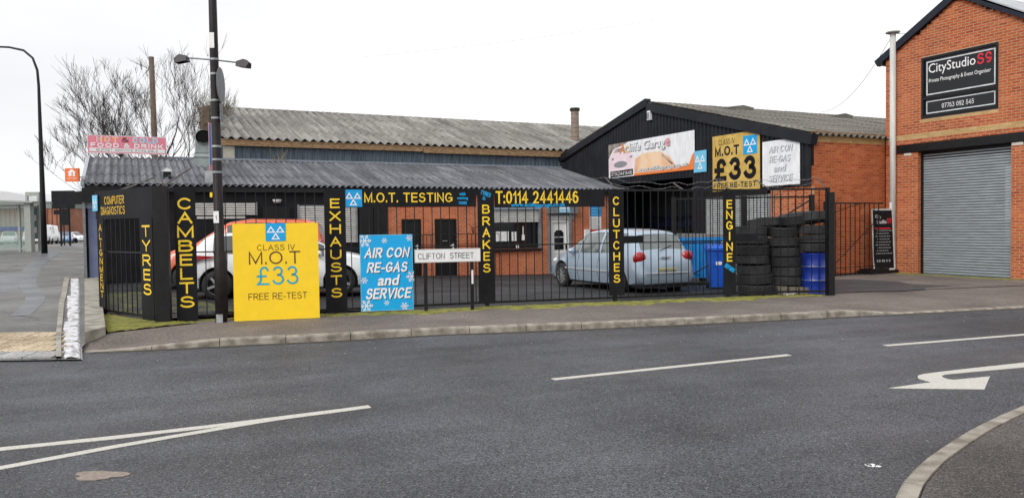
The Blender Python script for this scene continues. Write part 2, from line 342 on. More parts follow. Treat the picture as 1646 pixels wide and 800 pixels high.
GL = {  # one stroked glyph per sign: (width, strokes) with strokes as centre lines in a unit box
 'A': (1.0, [[(0, 0), (.5, 1), (1, 0)], [(.19, .36), (.81, .36)]]), 'B': (.86, [[(0, .53), (.55, .53)] + _arc(.62, .265, .38, .265, 90, -90) + [(0, 0), (0, 1), (.52, 1)] + _arc(.58, .765, .34, .235, 90, -90)]),
 'C': (.98, [_arc(.5, .5, .5, .5, 42, 318, 22)]), 'D': (.92, [[(0, 0), (0, 1), (.4, 1)] + _arc(.45, .5, .55, .5, 90, -90, 14) + [(0, 0)]]), 'E': (.80, [[(1, 0), (0, 0), (0, 1), (1, 1)], [(0, .53), (.93, .53)]]),
 'F': (.76, [[(0, 0), (0, 1), (1, 1)], [(0, .5), (.88, .5)]]), 'G': (1.0, [_arc(.5, .5, .5, .5, 45, 320, 20) + [(1, .16), (1, .45), (.55, .45)]]), 'H': (.86, [[(0, 0), (0, 1)], [(1, 0), (1, 1)], [(0, .53), (1, .53)]]),
 'I': (.0, [[(0, 0), (0, 1)]]), 'K': (.88, [[(0, 0), (0, 1)], [(.95, 1), (0, .36)], [(.32, .58), (1, 0)]]), 'L': (.72, [[(0, 1), (0, 0), (1, 0)]]), 'M': (1.05, [[(0, 0), (0, 1), (.5, .06), (1, 1), (1, 0)]]),
 'N': (.88, [[(0, 0), (0, 1), (1, 0), (1, 1)]]), 'O': (1.05, [_arc(.5, .5, .5, .5, 90, 450, 28)]), 'P': (.84, [[(0, 0), (0, 1), (.55, 1)] + _arc(.62, .73, .38, .27, 90, -90) + [(0, .46)]]),
 'R': (.9, [[(0, 0), (0, 1), (.55, 1)] + _arc(.6, .74, .37, .26, 90, -90) + [(0, .48)], [(.52, .46), (1, 0)]]), 'S': (.86, [_S]), 'T': (.86, [[(0, 1), (1, 1)], [(.5, 1), (.5, 0)]]),
 'U': (.84, [[(0, 1), (0, .34)] + _arc(.5, .34, .5, .34, 180, 360, 12) + [(1, 1)]]), 'V': (.95, [[(0, 1), (.5, 0), (1, 1)]]), 'W': (1.3, [[(0, 1), (.25, 0), (.5, 1), (.75, 0), (1, 1)]]), 'X': (.9, [[(0, 0), (1, 1)], [(0, 1), (1, 0)]]),
 'Y': (.94, [[(0, 1), (.5, .45), (1, 1)], [(.5, .45), (.5, 0)]]), '0': (.72, [_arc(.5, .5, .5, .5, 90, 450, 26)]), '1': (.30, [[(0, .74), (.55, .82), (1, 1), (1, 0)]]),
 '2': (.72, [_arc(.48, .72, .46, .28, 165, -20, 10) + [(.75, .42), (.05, 0), (1, 0)]]), '3': (.72, [_arc(.46, .76, .42, .24, 155, -80, 10) + [(.36, .535), (.5, .52)] + _arc(.48, .27, .52, .27, 80, -160, 14)]),
 '4': (.78, [[(.72, 0), (.72, 1), (0, .28), (1, .28)]]), '5': (.72, [[(.9, 1), (.2, 1), (.08, .5)] + _arc(.47, .32, .53, .32, 130, -160, 14)]), '6': (.72, [_arc(.5, .62, .48, .38, 55, 180, 8) + [(.0, .34)] + _arc(.5, .31, .5, .31, 180, 530, 18)]),
 '7': (.7, [[(0, 1), (1, 1), (.35, 0)]]), '9': (.72, [_arc(.5, .38, .48, .38, 248, 360, 8) + [(1, .66)] + _arc(.5, .69, .5, .31, 0, 350, 18)]),
 '\u00a3': (.82, [_arc(.62, .74, .34, .26, 20, 180, 9) + [(.32, .5), (.30, .2), (.05, 0), (1, 0)], [(.02, .47), (.74, .47)]]), '.': (.0, [[(0, 0), (0, .08)]]), ':': (.0, [[(0, 0), (0, .08)], [(0, .55), (0, .63)]]), '-': (.34, [[(0, .36), (1, .36)]]),
 '&': (.95, [[(1, 0), (.22, .68)] + _arc(.45, .80, .25, .20, 210, -30, 8) + [(.12, .42)] + _arc(.4, .24, .4, .24, 150, 330, 8) + [(.98, .45)]])}
def stroke_word(mb, body, x0, x1, z0, z1, y, t, shear=0., rot=0., gap=.28, only=None):
    """sans capitals drawn as even strokes t wide (metres), fitted to the box in the sign's plane"""
    H = z1 - z0 - t; tt = t / max(H, 1e-6); adv = []; cur = 0
    for ch in body:
        if ch == ' ': cur += .55; adv.append(None); continue
        adv.append(cur); cur += GL[ch][0] * .86 + gap * .72 + tt
    tot = cur - gap * .72 - tt; sx = (x1 - x0 - t) / max(tot, 1e-6) if tot > 0 else 0; cx, cz = (x0 + x1) / 2, (z0 + z1) / 2; lay = 0
    for ch, a in zip(body, adv):
        if a is None: continue
        wd, strokes = GL[ch]
        for k, st_ in enumerate(strokes):
            P = [Vector((x0 + t / 2 + (a + gx * wd * .86) * sx, z0 + t / 2 + gz * H)) for gx, gz in st_]
            closed = (P[0] - P[-1]).length < 1e-5
            if closed: P = P[:-1]
            n = len(P); Lf, Rt_ = [], []
            for i, p in enumerate(P):
                d0 = (p - P[i - 1]) if (i > 0 or closed) else None; d1 = (P[(i + 1) % n] - p) if (i < n - 1 or closed) else None
                if d0 is not None and d0.length < 1e-7: d0 = None
                if d1 is not None and d1.length < 1e-7: d1 = None
                if d0 is None and d1 is None: d1 = Vector((0, 1))
                d0 = (d0 or d1).normalized(); d1 = (d1 or d0).normalized(); n0, n1 = Vector((-d0.y, d0.x)), Vector((-d1.y, d1.x)); mv = n0 + n1
                mv = mv.normalized() if mv.length > .2 else n0; c = max(.42, mv.dot(n0)); ex = Vector((0, 0))
                if not closed and i == 0 and abs(d1.x) < .98: ex = -d1 * 0
                q = mv * (t / 2 / c); Lf.append(p + q); Rt_.append(p - q)
            if not closed:   # square the ends
                e0 = (P[0] - P[1]).normalized() * t / 2; e1 = (P[-1] - P[-2]).normalized() * t / 2
                Lf[0] += e0; Rt_[0] += e0; Lf[-1] += e1; Rt_[-1] += e1
            base = len(mb.v); yy = y - .0005 * k
            for p in Lf + Rt_:
                x, z = p.x, p.y; x += shear * (z - cz)
                if rot: dx, dz = x - cx, z - cz; x = cx + dx * math.cos(rot) - dz * math.sin(rot); z = cz + dx * math.sin(rot) + dz * math.cos(rot)
                mb.v.append((x, yy, z))
            m_ = n if closed else n - 1
            for i in range(m_): j = (i + 1) % n; mb.f.append((base + i, base + n + i, base + n + j, base + j)); mb.m.append(mb.mi)
def put_text(mb, body, x0, x1, z0, z1, y=-.004, bold=0., shear=0., rot=0., wave=None, spacing=1.):
    """flat print in the sign's own plane (x right, z up, facing -y), fitted to the box"""
    h = z1 - z0
    if wave is None and all(c in GL or c == ' ' for c in body):
        stroke_word(mb, body, x0, x1, z0, z1, y, h * min(.26, .095 + bold * 1.25), shear, rot); return
    vs, fs = text_raw(body, 0., spacing)
    mx0 = min(v[0] for v in vs); mx1 = max(v[0] for v in vs); my0 = min(v[1] for v in vs); my1 = max(v[1] for v in vs)
    cx, cz = (x0 + x1) / 2, (z0 + z1) / 2; d = min(bold, .06) * h * .55
    for li, (ox, oz) in enumerate([(0, 0)] if bold < .002 else [(-d, -d), (d, -d), (-d, d), (d, d)]):
        k = len(mb.v)
        for v in vs:
            fx = (v[0] - mx0) / (mx1 - mx0); fz = (v[1] - my0) / max(1e-6, my1 - my0)
            x = x0 + fx * (x1 - x0) + ox; z = z0 + fz * (z1 - z0) + oz
            x += shear * (z - cz)
            if wave: z += wave * math.sin(fx * 9)
            if rot: dx, dz = x - cx, z - cz; x = cx + dx * math.cos(rot) - dz * math.sin(rot); z = cz + dx * math.sin(rot) + dz * math.cos(rot)
            mb.v.append((x, y - .0005 * li, z))
        for f in fs: mb.f.append(tuple(k + i for i in f)); mb.m.append(mb.mi)
def tri_outline(mb, cx, cz, w_, h_, t, y):
    A_, B_, D_ = (cx - w_ / 2, cz - h_ / 2), (cx + w_ / 2, cz - h_ / 2), (cx, cz + h_ / 2)
    g = ((A_[0] + B_[0] + D_[0]) / 3, (A_[1] + B_[1] + D_[1]) / 3); P = [A_, B_, D_]; Q = [(g[0] + (p[0] - g[0]) * t, g[1] + (p[1] - g[1]) * t) for p in P]
    for i in range(3):
        j = (i + 1) % 3; mb.face([(P[i][0], y, P[i][1]), (P[j][0], y, P[j][1]), (Q[j][0], y, Q[j][1]), (Q[i][0], y, Q[i][1])])
def emblem(parent, x0, x1, z0, z1, m_bg, y=-.006, name='test_emblem'):
    b = MB(); b.box(x0, x1, y, y + .004, z0, z1); o = b.build(name, m_bg, parent)
    t = MB(); w_ = x1 - x0; h_ = z1 - z0; cx = (x0 + x1) / 2; tw, th = w_ * .44, h_ * .38
    for dx, cz in ((-tw * .52, z0 + h_ * .66), (tw * .52, z0 + h_ * .66), (0, z0 + h_ * .28)): tri_outline(t, cx + dx, cz, tw, th, .52, y - .003)
    t.build('triangles', m_pwhite, o); return o
def snowflake(mb, cx, cz, r_, y, clip=None):
    for k in range(6):
        a = math.pi / 3 * k + .05
        def bar(p, q, t):
            d = (q[0] - p[0], q[1] - p[1]); L_ = math.hypot(*d); nx, nz = -d[1] / L_ * t, d[0] / L_ * t
            pts = [(p[0] + nx, p[1] + nz), (p[0] - nx, p[1] - nz), (q[0] - nx, q[1] - nz), (q[0] + nx, q[1] + nz)]
            if clip: pts = [(min(max(x, clip[0]), clip[1]), min(max(z, clip[2]), clip[3])) for x, z in pts]
            mb.face([(x, y, z) for x, z in pts])
        c, s_ = math.cos(a), math.sin(a); bar((cx, cz), (cx + r_ * c, cz + r_ * s_), r_ * .07)
        for f in (.45, .72):
            for sg in (-1, 1):
                a2 = a + sg * .9; bx, bz = cx + r_ * f * c, cz + r_ * f * s_; L_ = r_ * (.34 if f < .5 else .24)
                bar((bx, bz), (bx + L_ * math.cos(a2), bz + L_ * math.sin(a2)), r_ * .05)

# ------------------------------------------------------------------ ground
def sm(t): t = max(0, min(1, t)); return t * t * (3 - 2 * t)
def lerp_tab(tab, x):
    if x <= tab[0][0]: return tab[0][1]
    for (a, b), (c, d) in zip(tab, tab[1:]):
        if x <= c: return b + (d - b) * (x - a) / (c - a)
    return tab[-1][1]
def h_yard(x, y):
    z = .11 - .27 * sm((y - 17) / 12) * sm((x + 9) / 12) * (1 - sm((x - 4) / 6))
    return z + .05 * sm((-3 - x) / 3) * sm((y - 14.2) / 2)
SIDE = [(10.0, .02), (11.4, .08), (13, .12), (22, .36), (36, .75), (45, .8), (70, .5), (100, .16), (400, .1)]
def h_side(y): return lerp_tab(SIDE, y)
KB = [(-6.05, 10.74), (-5.1, 10.9), (-4.03, 11.2), (-3.02, 11.43), (-2.11, 11.69), (-1.19, 12.0), (1.41, 12.46), (3.07, 12.85), (4.69, 13.25), (6.21, 13.61), (6.99, 13.8), (9.67, 14.5), (14, 15.6), (30, 19.6), (60, 27)]
KZ = [(-6.1, .012), (-5.6, .02), (-4.4, .11), (5.9, .115), (7.1, .03), (60, .03)]
def kerb_y(x): return lerp_tab(KB, x)
FL = [(-7.6, 12.6), (-5.96, 13.04), (-5.8, 13.32), (-3.24, 14.09), (-.5, 15.0), (2.09, 15.64), (4.58, 16.28), (6.66, 16.6), (60, 30)]
def fence_y(x): return lerp_tab(FL, x)
def grid(mb, rows):
    k = len(mb.v); n = len(rows[0])
    for r_ in rows: mb.v += r_
    for i in range(len(rows) - 1):
        for j in range(n - 1):
            a = k + i * n + j; mb.f.append((a, a + 1, a + n + 1, a + n)); mb.m.append(0)
g = MB(); g.face([(-900, -900, -.42), (900, -900, -.42), (900, 1500, -.42), (-900, 1500, -.42)]); structure('ground', g, m_pave2)
xs = [-60, -40, -25, -15, -10, -7.5, -6.05] + [x for x, _ in KB[1:]]
g = MB(); grid(g, [[(x, -25, 0) for x in xs], [(x, 4, 0) for x in xs], [(x, (kerb_y(x) + .05) if x > -6.05 else 10.75 - (x + 6.05) * (-.19) * -1 + .0, 0) for x in xs]])
structure('road', g, m_road)
# pavement in front of the fence, dropping to the crossing at the right
g = MB(); rows = []
X = [-6.3 + .3 * i for i in range(45)] + [7.5 + .5 * i for i in range(20)] + [20, 30, 60]
for t in [0, .05, .12, .25, .4, .6, .8, 1]:
    r_ = []
    for x in X:
        y0 = kerb_y(x) + .12; y1 = fence_y(x) + .25; zk = lerp_tab(KZ, x) - .004
        r_.append((x, y0 + (y1 - y0) * t, zk + (.108 - zk) * sm(t * 2.2)))
    rows.append(r_)
grid(g, rows); structure('pavement', g, m_pave, True)
g = MB(); rows = []
for j in range(60):
    r_ = []
    for i in range(80):
        q = i / 79; x0 = -5.9 + q * 42; x1 = -25 + q * 65; t = (j / 59) ** 1.3
        y0 = fence_y(x0) + .12; xx = x0 + (x1 - x0) * t; yy = y0 + (46 - y0) * t
        xl = -5.9 - (yy - 13.1) * 1.22 if yy < 14.7 else -7.85 - (yy - 14.7) * .56
        xx = xl + (xx - xl) * min(1, q * 8) if q < .125 else xx
        if j < 5: xx = max(xx, -5.9 - (yy - 13.1) * 1.22)
        r_.append((xx, yy, h_yard(xx, yy)))
    rows.append(r_)
grid(g, rows); structure('yard', g, m_yard, True)
# apron in front of the photography studio, paler than the yard
g = MB(); rows = []
for t in range(12):
    r_ = []
    for i in range(30):
        x = 6.9 + i * .35; y0 = fence_y(x) + .15; p = (17.3 + 0, 0)
        y1 = min(24.4, 22.9 + (x - 8.6) * .45) if x < 11.3 else 23.3 - (x - 11.3) * 2.0
        y1 = max(y1, y0 + .02)
        y = y0 + (y1 - y0) * t / 11; r_.append((x, y, max(h_yard(x, y), .108) + .008))
    rows.append(r_)
grid(g, rows); structure('forecourt', g, m_pave, True)
g = MB(); pp = [(6.85, 17.0), (7.9, 17.05), (8.6, 17.0), (9.35, 17.35), (9.6, 17.9), (10.4, 18.1), (9.7, 18.6), (9.9, 19.6), (9.2, 20.6), (7.4, 20.6), (6.9, 19)]
g.face([(x, y, .126) for x, y in pp]); structure('tarmac_patch', g, m_patch)
# side street pavement, rising away from the junction
g = MB(); rows = []
for y in [10.05, 10.4, 10.8, 11.2, 11.6, 12.1, 13, 14, 16, 18, 20, 22, 25, 28, 32, 36, 40, 45, 52, 60, 70, 80, 90, 100, 130, 180, 260, 400]:
    xr = -.565 * y if y < 11.2 else -.558 * y if y < 26 else -.545 * y if y < 45 else -.50 * y; rows.append([(xr - d, y, h_side(y)) for d in (0, 1, 2, 3.5, 5, 8, 12, 20, 40, 120)])
grid(g, rows); structure('side_pavement', g, m_pave2, True)
def patch(name, pts, mt, dz=.005, seg=10):
    """irregular repair patch following the side pavement: pts are left/right x at rising y"""
    g = MB(); rows = []
    for (y, xa, xb) in pts: rows.append([(xa + (xb - xa) * i / 4, y, h_side(y) + dz) for i in range(5)])
    grid(g, rows); structure(name, g, mt, True)
m_wet = tarmac('bluish_resurfaced_tarmac', (.10, .105, .115), (.14, .147, .158), (.3, .3, .3), .5, .3, .5, .2, 130.)
def PX(D_, a_, b_): return (D_, (a_ - 823) / 1235 * D_, (b_ - 823) / 1235 * D_)
patch('resurfaced_strip', [PX(14.2, 12, 44), PX(15.2, 26, 57), PX(16.2, 36, 68), PX(17.2, 38, 70), PX(18.4, 33, 66), PX(20.4, 26, 56), PX(22, 26, 58), PX(24, 31, 62), PX(26.5, 38, 66), PX(29, 48, 74), PX(32, 56, 84), PX(36, 66, 98)], m_wet)
patch('resurfaced_patch', [PX(18.6, -40, 30), PX(19.6, -40, 27), PX(21, -40, 26), PX(22.5, -40, 28), PX(24.2, -40, 30)], m_wet, .003)
# opposite pavement corner, bottom right
OP = [(1.2, 1.2), (1.35, 2.4), (1.75, 3.75), (2.36, 4.65), (2.68, 5.03), (3.07, 5.42), (3.48, 5.81), (3.88, 6.15), (4.36, 6.53), (5.1, 7.0), (6.2, 7.6), (8, 8.3), (12, 9.5), (25, 13)]
def offs(P, d):
    out = []
    for i, p in enumerate(P):
        a = Vector(P[max(i - 1, 0)]); b = Vector(P[min(i + 1, len(P) - 1)]); t = (b - a).normalized(); out.append((p[0] + t.y * d, p[1] - t.x * d))
    return out
OI = offs(OP, .135)
g = MB(); rows = [[(x, y, .115) for x, y in OI], [(x + 6, y - 3.5, .12) for x, y in OI], [(x + 30, -12 + y * .2, .12) for x, y in OI]]
grid(g, rows); structure('near_pavement', g, tarmac('near_pavement_tarmac', (.055, .047, .043), (.10, .088, .08), (.22, .2, .18), .8, .6, .85, .35, 150.), True)
def kerb_stones(name, line, zfun, L_, label, inward=1, xmax=99):
    root = thing(name, label, 'kerb', (line[0][0], line[0][1], 0)); off = (line[0][0], line[0][1], 0); root['off'] = off
    pts = []; 
    for a, b in zip(line, line[1:]):
        d = math.dist(a, b); n = max(1, int(d / .05))
        for i in range(n): pts.append((a[0] + (b[0] - a[0]) * i / n, a[1] + (b[1] - a[1]) * i / n))
    per = int(L_ / .05); i = 0
    while i + per < len(pts) and pts[i][0] < xmax:
        seg = pts[i:i + per + 1]; jz = rnd.uniform(-.004, .004)
        idx = [0, per // 3, 2 * per // 3, per]; P = [Vector(seg[q]) for q in idx]
        b = MB(); ring = []
        for q, p in enumerate(P):
            t = (P[min(q + 1, 3)] - P[max(q - 1, 0)]).normalized(); nn = Vector((-t.y, t.x)) * inward
            if q == 0: p = p + t * .005
            if q == 3: p = p - t * .005
            zt = zfun(p.x) + jz
            prof = [(0, -.1), (0.004, max(zt - .03, -.05)), (.012, zt - .012), (.028, zt), (.122, zt + .001), (.128, -.1)]
            ring.append([(p.x + nn.x * d, p.y + nn.y * d, z) for d, z in prof])
        k = 0; n = 6
        for r_ in ring: b.v += r_
        for q in range(3):
            for j in range(n - 1):
                a_ = q * n + j; b.f.append((a_, a_ + n, a_ + n + 1, a_ + 1) if inward > 0 else (a_, a_ + 1, a_ + n + 1, a_ + n)); b.m.append(0)
        b.f.append(tuple(range(n))); b.f.append(tuple(3 * n + j for j in reversed(range(n)))); b.m += [0, 0]
        b.build('kerb_stone', m_kerb, root); i += per
    return root
kerb_stones('kerb', KB, lambda x: lerp_tab(KZ, x), .914, 'long concrete kerb in front of the garage fence, dropped at both ends', 1, 24)
kerb_stones('kerb', OP, lambda x: .12, .914, 'curved concrete kerb on the near corner, bottom right of the photo', -1, 9)
# road markings
def marking(name, poly, label, z=.004):
    b = MB(); b.prism_xy(poly, z - .003, z + .0015)
    cx = sum(p[0] for p in poly) / len(poly); cy = sum(p[1] for p in poly) / len(poly)
    o = link(name, b.mesh(name, m_paint, off=(cx, cy, 0)), None, (cx, cy, 0)); return tag(o, kind='structure')
def stripe(name, a, b, w_, z=.004):
    a, b = Vector(a), Vector(b); t = (b - a).normalized(); n = Vector((-t.y, t.x)) * w_ / 2; L_ = (b - a).length; P = []; k = max(2, int(L_ / .12))
    P += [tuple(a + t * (L_ * i / k) - n * (1 + rnd.uniform(-.06, .06))) for i in range(k + 1)]
    P += [tuple(a + t * (L_ * i / k) + n * (1 + rnd.uniform(-.06, .06))) for i in reversed(range(k + 1))]
    marking(name, P, '', z)
stripe('centre_line', (.43, 8.40), (3.51, 9.74), .10)
stripe('centre_line', (5.04, 10.36), (8.2, 11.42), .10)
def curve_stripe(name, P, w_, z):
    P = [Vector(p) for p in P]; Lf, Rr = [], []; Q = []
    for a, b in zip(P, P[1:]):
        k = max(1, int((b - a).length / .12)); Q += [a.lerp(b, i / k) for i in range(k)]
    Q.append(P[-1])
    for i, p in enumerate(Q):
        t = (Q[min(i + 1, len(Q) - 1)] - Q[max(i - 1, 0)]).normalized(); n = Vector((-t.y, t.x)) * w_ / 2
        Lf.append(tuple(p - n * (1 + rnd.uniform(-.06, .06)))); Rr.append(tuple(p + n * (1 + rnd.uniform(-.06, .06))))
    marking(name, Lf + Rr[::-1], '', z)
curve_stripe('centre_line', [(-4.9, 5.65), (-4.04, 5.98), (-3.28, 6.28), (-2.45, 6.67), (-1.37, 7.24)], .105, .004)
curve_stripe('centre_line', [(-4.45, 4.84), (-3.72, 5.49), (-3.14, 6.01), (-2.41, 6.59), (-2.1, 6.82), (-1.8, 6.99), (-1.5, 7.15)], .095, .0050)
marking('turn_arrow', [(7.4, 9.55), (6.0, 8.99), (5.17, 8.68), (4.69, 8.49), (4.5, 8.4), (4.41, 8.33), (4.36, 8.25), (4.33, 8.18), (4.33, 8.11), (4.36, 7.97), (4.14, 7.88), (3.79, 7.72), (4.69, 7.61), (5.13, 8.23), (4.91, 8.16), (4.66, 8.08), (4.62, 8.10), (4.61, 8.16), (4.62, 8.24), (4.66, 8.31), (4.74, 8.37), (5.11, 8.49), (5.82, 8.71), (7.5, 9.25)], '')
b = MB(); 
for (cx, cy, s_, nm) in ((-2.90, 5.30, .155, 0),):
    P = []
    for i in range(22):
        a = 2 * math.pi * i / 22; q = s_ * (1 + .22 * math.sin(a * 3 + 1) + rnd.uniform(-.12, .12)); P.append((cx + q * 1.15 * math.cos(a), cy + q * .62 * math.sin(a)))
    b.prism_xy(P, .001, .0045)
structure('worn_patch', b, mat('sandy_patch', (.26, .215, .18), .9, var=.2, scale=30))
b = MB()
for k in range(6):
    a = rnd.uniform(0, 6); cx, cy = 2.49 + rnd.uniform(-.05, .05), 5.28 + rnd.uniform(-.02, .02); q = .02
    b.prism_xy([(cx + q * math.cos(a + t), cy + q * math.sin(a + t)) for t in (0, 1.3, 2.5, 3.9, 5.1)], .001, .004)
tag(b.build('litter', m_white), 'small white dropping on the asphalt near the right kerb', 'litter')
b = MB()
for k in range(150):
    x = rnd.uniform(-7, 9); y = kerb_y(x) - .15 - abs(rnd.gauss(0, 1.6)); q = rnd.uniform(.003, .008)
    b.box(x - q, x + q, y - q, y + q * .7, 0, q * .8)
tag(b.build('grit', mat('pale_grit', (.35, .34, .32), .9)), kind='stuff')

g = MB(); X_ = [-5.9 + .12 * i for i in range(150)]
grid(g, [[(x, kerb_y(x) - .09 - rnd.uniform(0, .07), .0035) for x in X_], [(x, kerb_y(x) + .01, .0045) for x in X_]])
tag(g.build('gutter_silt', mat('silt', (.03, .026, .02), .95, scale=9, col2=(.085, .075, .058))), kind='stuff')
# moss verge between pavement and railings
def moss_strip(name, rows_n, f0, f1, xs_, z):
    g = MB(); rows = []
    for t in range(rows_n):
        r_ = []
        for x in xs_:
            y0, y1 = f0(x), f1(x); q = t / (rows_n - 1); hgt = .022 * math.sin(math.pi * q) * rnd.uniform(.3, 1.4)
            r_.append((x + rnd.uniform(-.02, .02), y0 + (y1 - y0) * q + rnd.uniform(-.02, .02), z(x, y0) + hgt - (.01 if t in (0, rows_n - 1) else 0)))
        rows.append(r_)
    grid(g, rows); o = g.build(name, m_moss, smooth=True); return tag(o, kind='stuff')
nz = lambda x: .10 * math.sin(x * 3.1) + .06 * math.sin(x * 7.7 + 1) + .04 * math.sin(x * 17)
moss_strip('moss', 8, lambda x: fence_y(x) - (.62 + nz(x) * 1.6) * (.2 + .8 * sm((x + 3.6) / 1.2)) * (1 - .5 * sm((x - 4.8) / 1.5)), lambda x: fence_y(x) + .12, [-5.7 + .06 * i for i in range(206)], lambda x, y: .112)
g = MB(); rows = []
P0, P1, P2, P3 = Vector((-6.33, 11.95)), Vector((-5.35, 13.05)), Vector((-5.95, 13.05)), Vector((-8.0, 14.85))
for i in range(26):
    r_ = []
    for j in range(26):
        u_, v_ = i / 25, j / 25; p = (P0 * (1 - u_) + P3 * u_) * (1 - v_) + (P1 * (1 - u_) + P2 * u_) * v_
        p = p + Vector((rnd.uniform(-.015, .015), rnd.uniform(-.015, .015))); r_.append((p.x, p.y, .118 + rnd.uniform(0, .018) + .02 * math.sin(math.pi * u_)))
    rows.append(r_)
grid(g, rows); tag(g.build('moss', m_moss, smooth=True), kind='stuff')
moss_strip('moss', 6, lambda x: 23.3 - (x - 11.3) * 1.98 - .75 - nz(x * 2) * 2, lambda x: 23.3 - (x - 11.3) * 1.98 + .1, [10.8 + .05 * i for i in range(60)], lambda x, y: .118)
m_moss_dull = mat('dull_moss', (.035, .035, .03), .95, scale=2.2, col2=(.11, .115, .03), lo=.45, hi=.65, bump=.6)
g = MB(); rows = []
for i in range(24):
    r_ = []
    for j in range(24):
        u_, v_ = i / 23, j / 23; y_ = 14.6 + 4.6 * u_; x_ = -.545 * y_ + .15 + (2.6 - 1.2 * u_) * v_; r_.append((x_ + rnd.uniform(-.04, .04), y_, h_yard(x_, y_) + .012 + rnd.uniform(-.02, .01)))
    rows.append(r_)
grid(g, rows); tag(g.build('moss', m_moss_dull, smooth=True), kind='stuff')
# low concrete wall and white-painted stones up the side street
wl = thing('low_wall', 'low concrete kerb wall running up the side street beside the corner railings', 'wall', (-6.3, 11.26, 0)); wl['off'] = (-6.3, 11.26, 0)
N = 6
for i in range(N):
    t0, t1 = i / N + .0006, (i + 1) / N - .0006
    L0, L1 = Vector((-6.30, 11.26)), Vector((-12.3, 22.05)); R0, R1 = Vector((-6.28, 11.80)), Vector((-12.0, 22.25))
    b = MB(); q = [L0.lerp(L1, t0), R0.lerp(R1, t0), R0.lerp(R1, t1), L0.lerp(L1, t1)]; k = 0
    zt = [.225 + .135 * t0, .225 + .135 * t0, .225 + .135 * t1, .225 + .135 * t1]
    b.v = [(p.x, p.y, -.05) for p in q] + [(p.x, p.y, z) for p, z in zip(q, zt)]
    b.f = [(0, 1, 2, 3), (7, 6, 5, 4), (0, 4, 5, 1), (1, 5, 6, 2), (2, 6, 7, 3), (3, 7, 4, 0)]; b.m = [0] * 6
    b.build('coping', m_conc, wl)
st = thing('stone_edging', 'row of rough white-painted stones in the gutter along the low wall', 'stones', (-6.1, 10.4, 0)); st['off'] = (-6.1, 10.4, 0)
y = 10.1; i = 0
while y < 21.8:
    f_ = (y - 10) / 12; ly = rnd.uniform(.22, .5); b = MB()
    xl, xr_ = -.5815 * y, -.5635 * y - .0; z0 = h_side(y); rings = []
    xl = -.590 * y if y < 13 else -.583 * y if y < 17 else -.577 * y
    for q in range(5):
        yy = y + ly * q / 4; k = 1 - .35 * abs(q - 2) / 2
        cx = (xl / y) * yy * .5 - .5635 * yy * .5; hw = (xr_ - xl) / 2
        rings.append([(cx + hw * c * (1 if j in (0, 4) else k * 1.0), yy, h_side(yy) + (-.02 if j in (0, 4) else rnd.uniform(.006, .042) * k)) for j, c in enumerate((-1, -.75, rnd.uniform(-.2, .2), .7, 1.0))])
    grid(b, rings); b.build('stone', m_white_lime, st, smooth=False); y += ly * rnd.uniform(.85, 1.02); i += 1
b = MB(); rows = []
for y, k_ in [(10.1, .591), (11, .591), (12, .590), (14, .587), (16, .585), (18, .581), (20, .579), (22, .577)]: rows.append([(-(k_ + .007) * y, y, h_side(y) + .002), (-(k_ + .007) * y, y, h_side(y) + .035), (-k_ * y, y, h_side(y) + .035), (-k_ * y, y, h_side(y) + .0)])
grid(b, rows); tag(b.build('edging_kerb', m_conc), kind='structure')
# tactile paving
tp = thing('tactile_paving', 'buff blister tactile paving at the dropped kerb of the side street', 'paving', (-6.2, 10.2, 0)); tp['off'] = (0, 0, 0)
pv = MB(); pv.box(.011, .389, .011, .389, -.05, 0)
for i in range(6):
    for j in range(6):
        cx, cy = .033 + i * .0667, .033 + j * .0667
        k = len(pv.v); pv.v += [(cx - .017, cy - .017, 0), (cx + .017, cy - .017, 0), (cx + .017, cy + .017, 0), (cx - .017, cy + .017, 0), (cx - .009, cy - .009, .006), (cx + .009, cy - .009, .006), (cx + .009, cy + .009, .006), (cx - .009, cy + .009, .006)]
        for q in ((4, 5, 6, 7), (0, 1, 5, 4), (1, 2, 6, 5), (2, 3, 7, 6), (3, 0, 4, 7)): pv.f.append(tuple(k + e for e in q)); pv.m.append(0)
pm = [pv.mesh('paver', m_buff), pv.mesh('paver', m_grey_paver)]
for r_ in range(5):
    for c_ in range(12):
        y = 10.12 + r_ * .4; x = -.598 * (y + .1) - .4 - c_ * .4
        grey = r_ == 0
        o = link('paver', pm[1 if grey else 0], tp, (x + 6.2, y - 10.2, h_side(y + .2) + .016 + rnd.uniform(-.002, .002)), 0)
        o.rotation_euler = (math.atan2(h_side(y + .4) - h_side(y), .4), 0, 0)

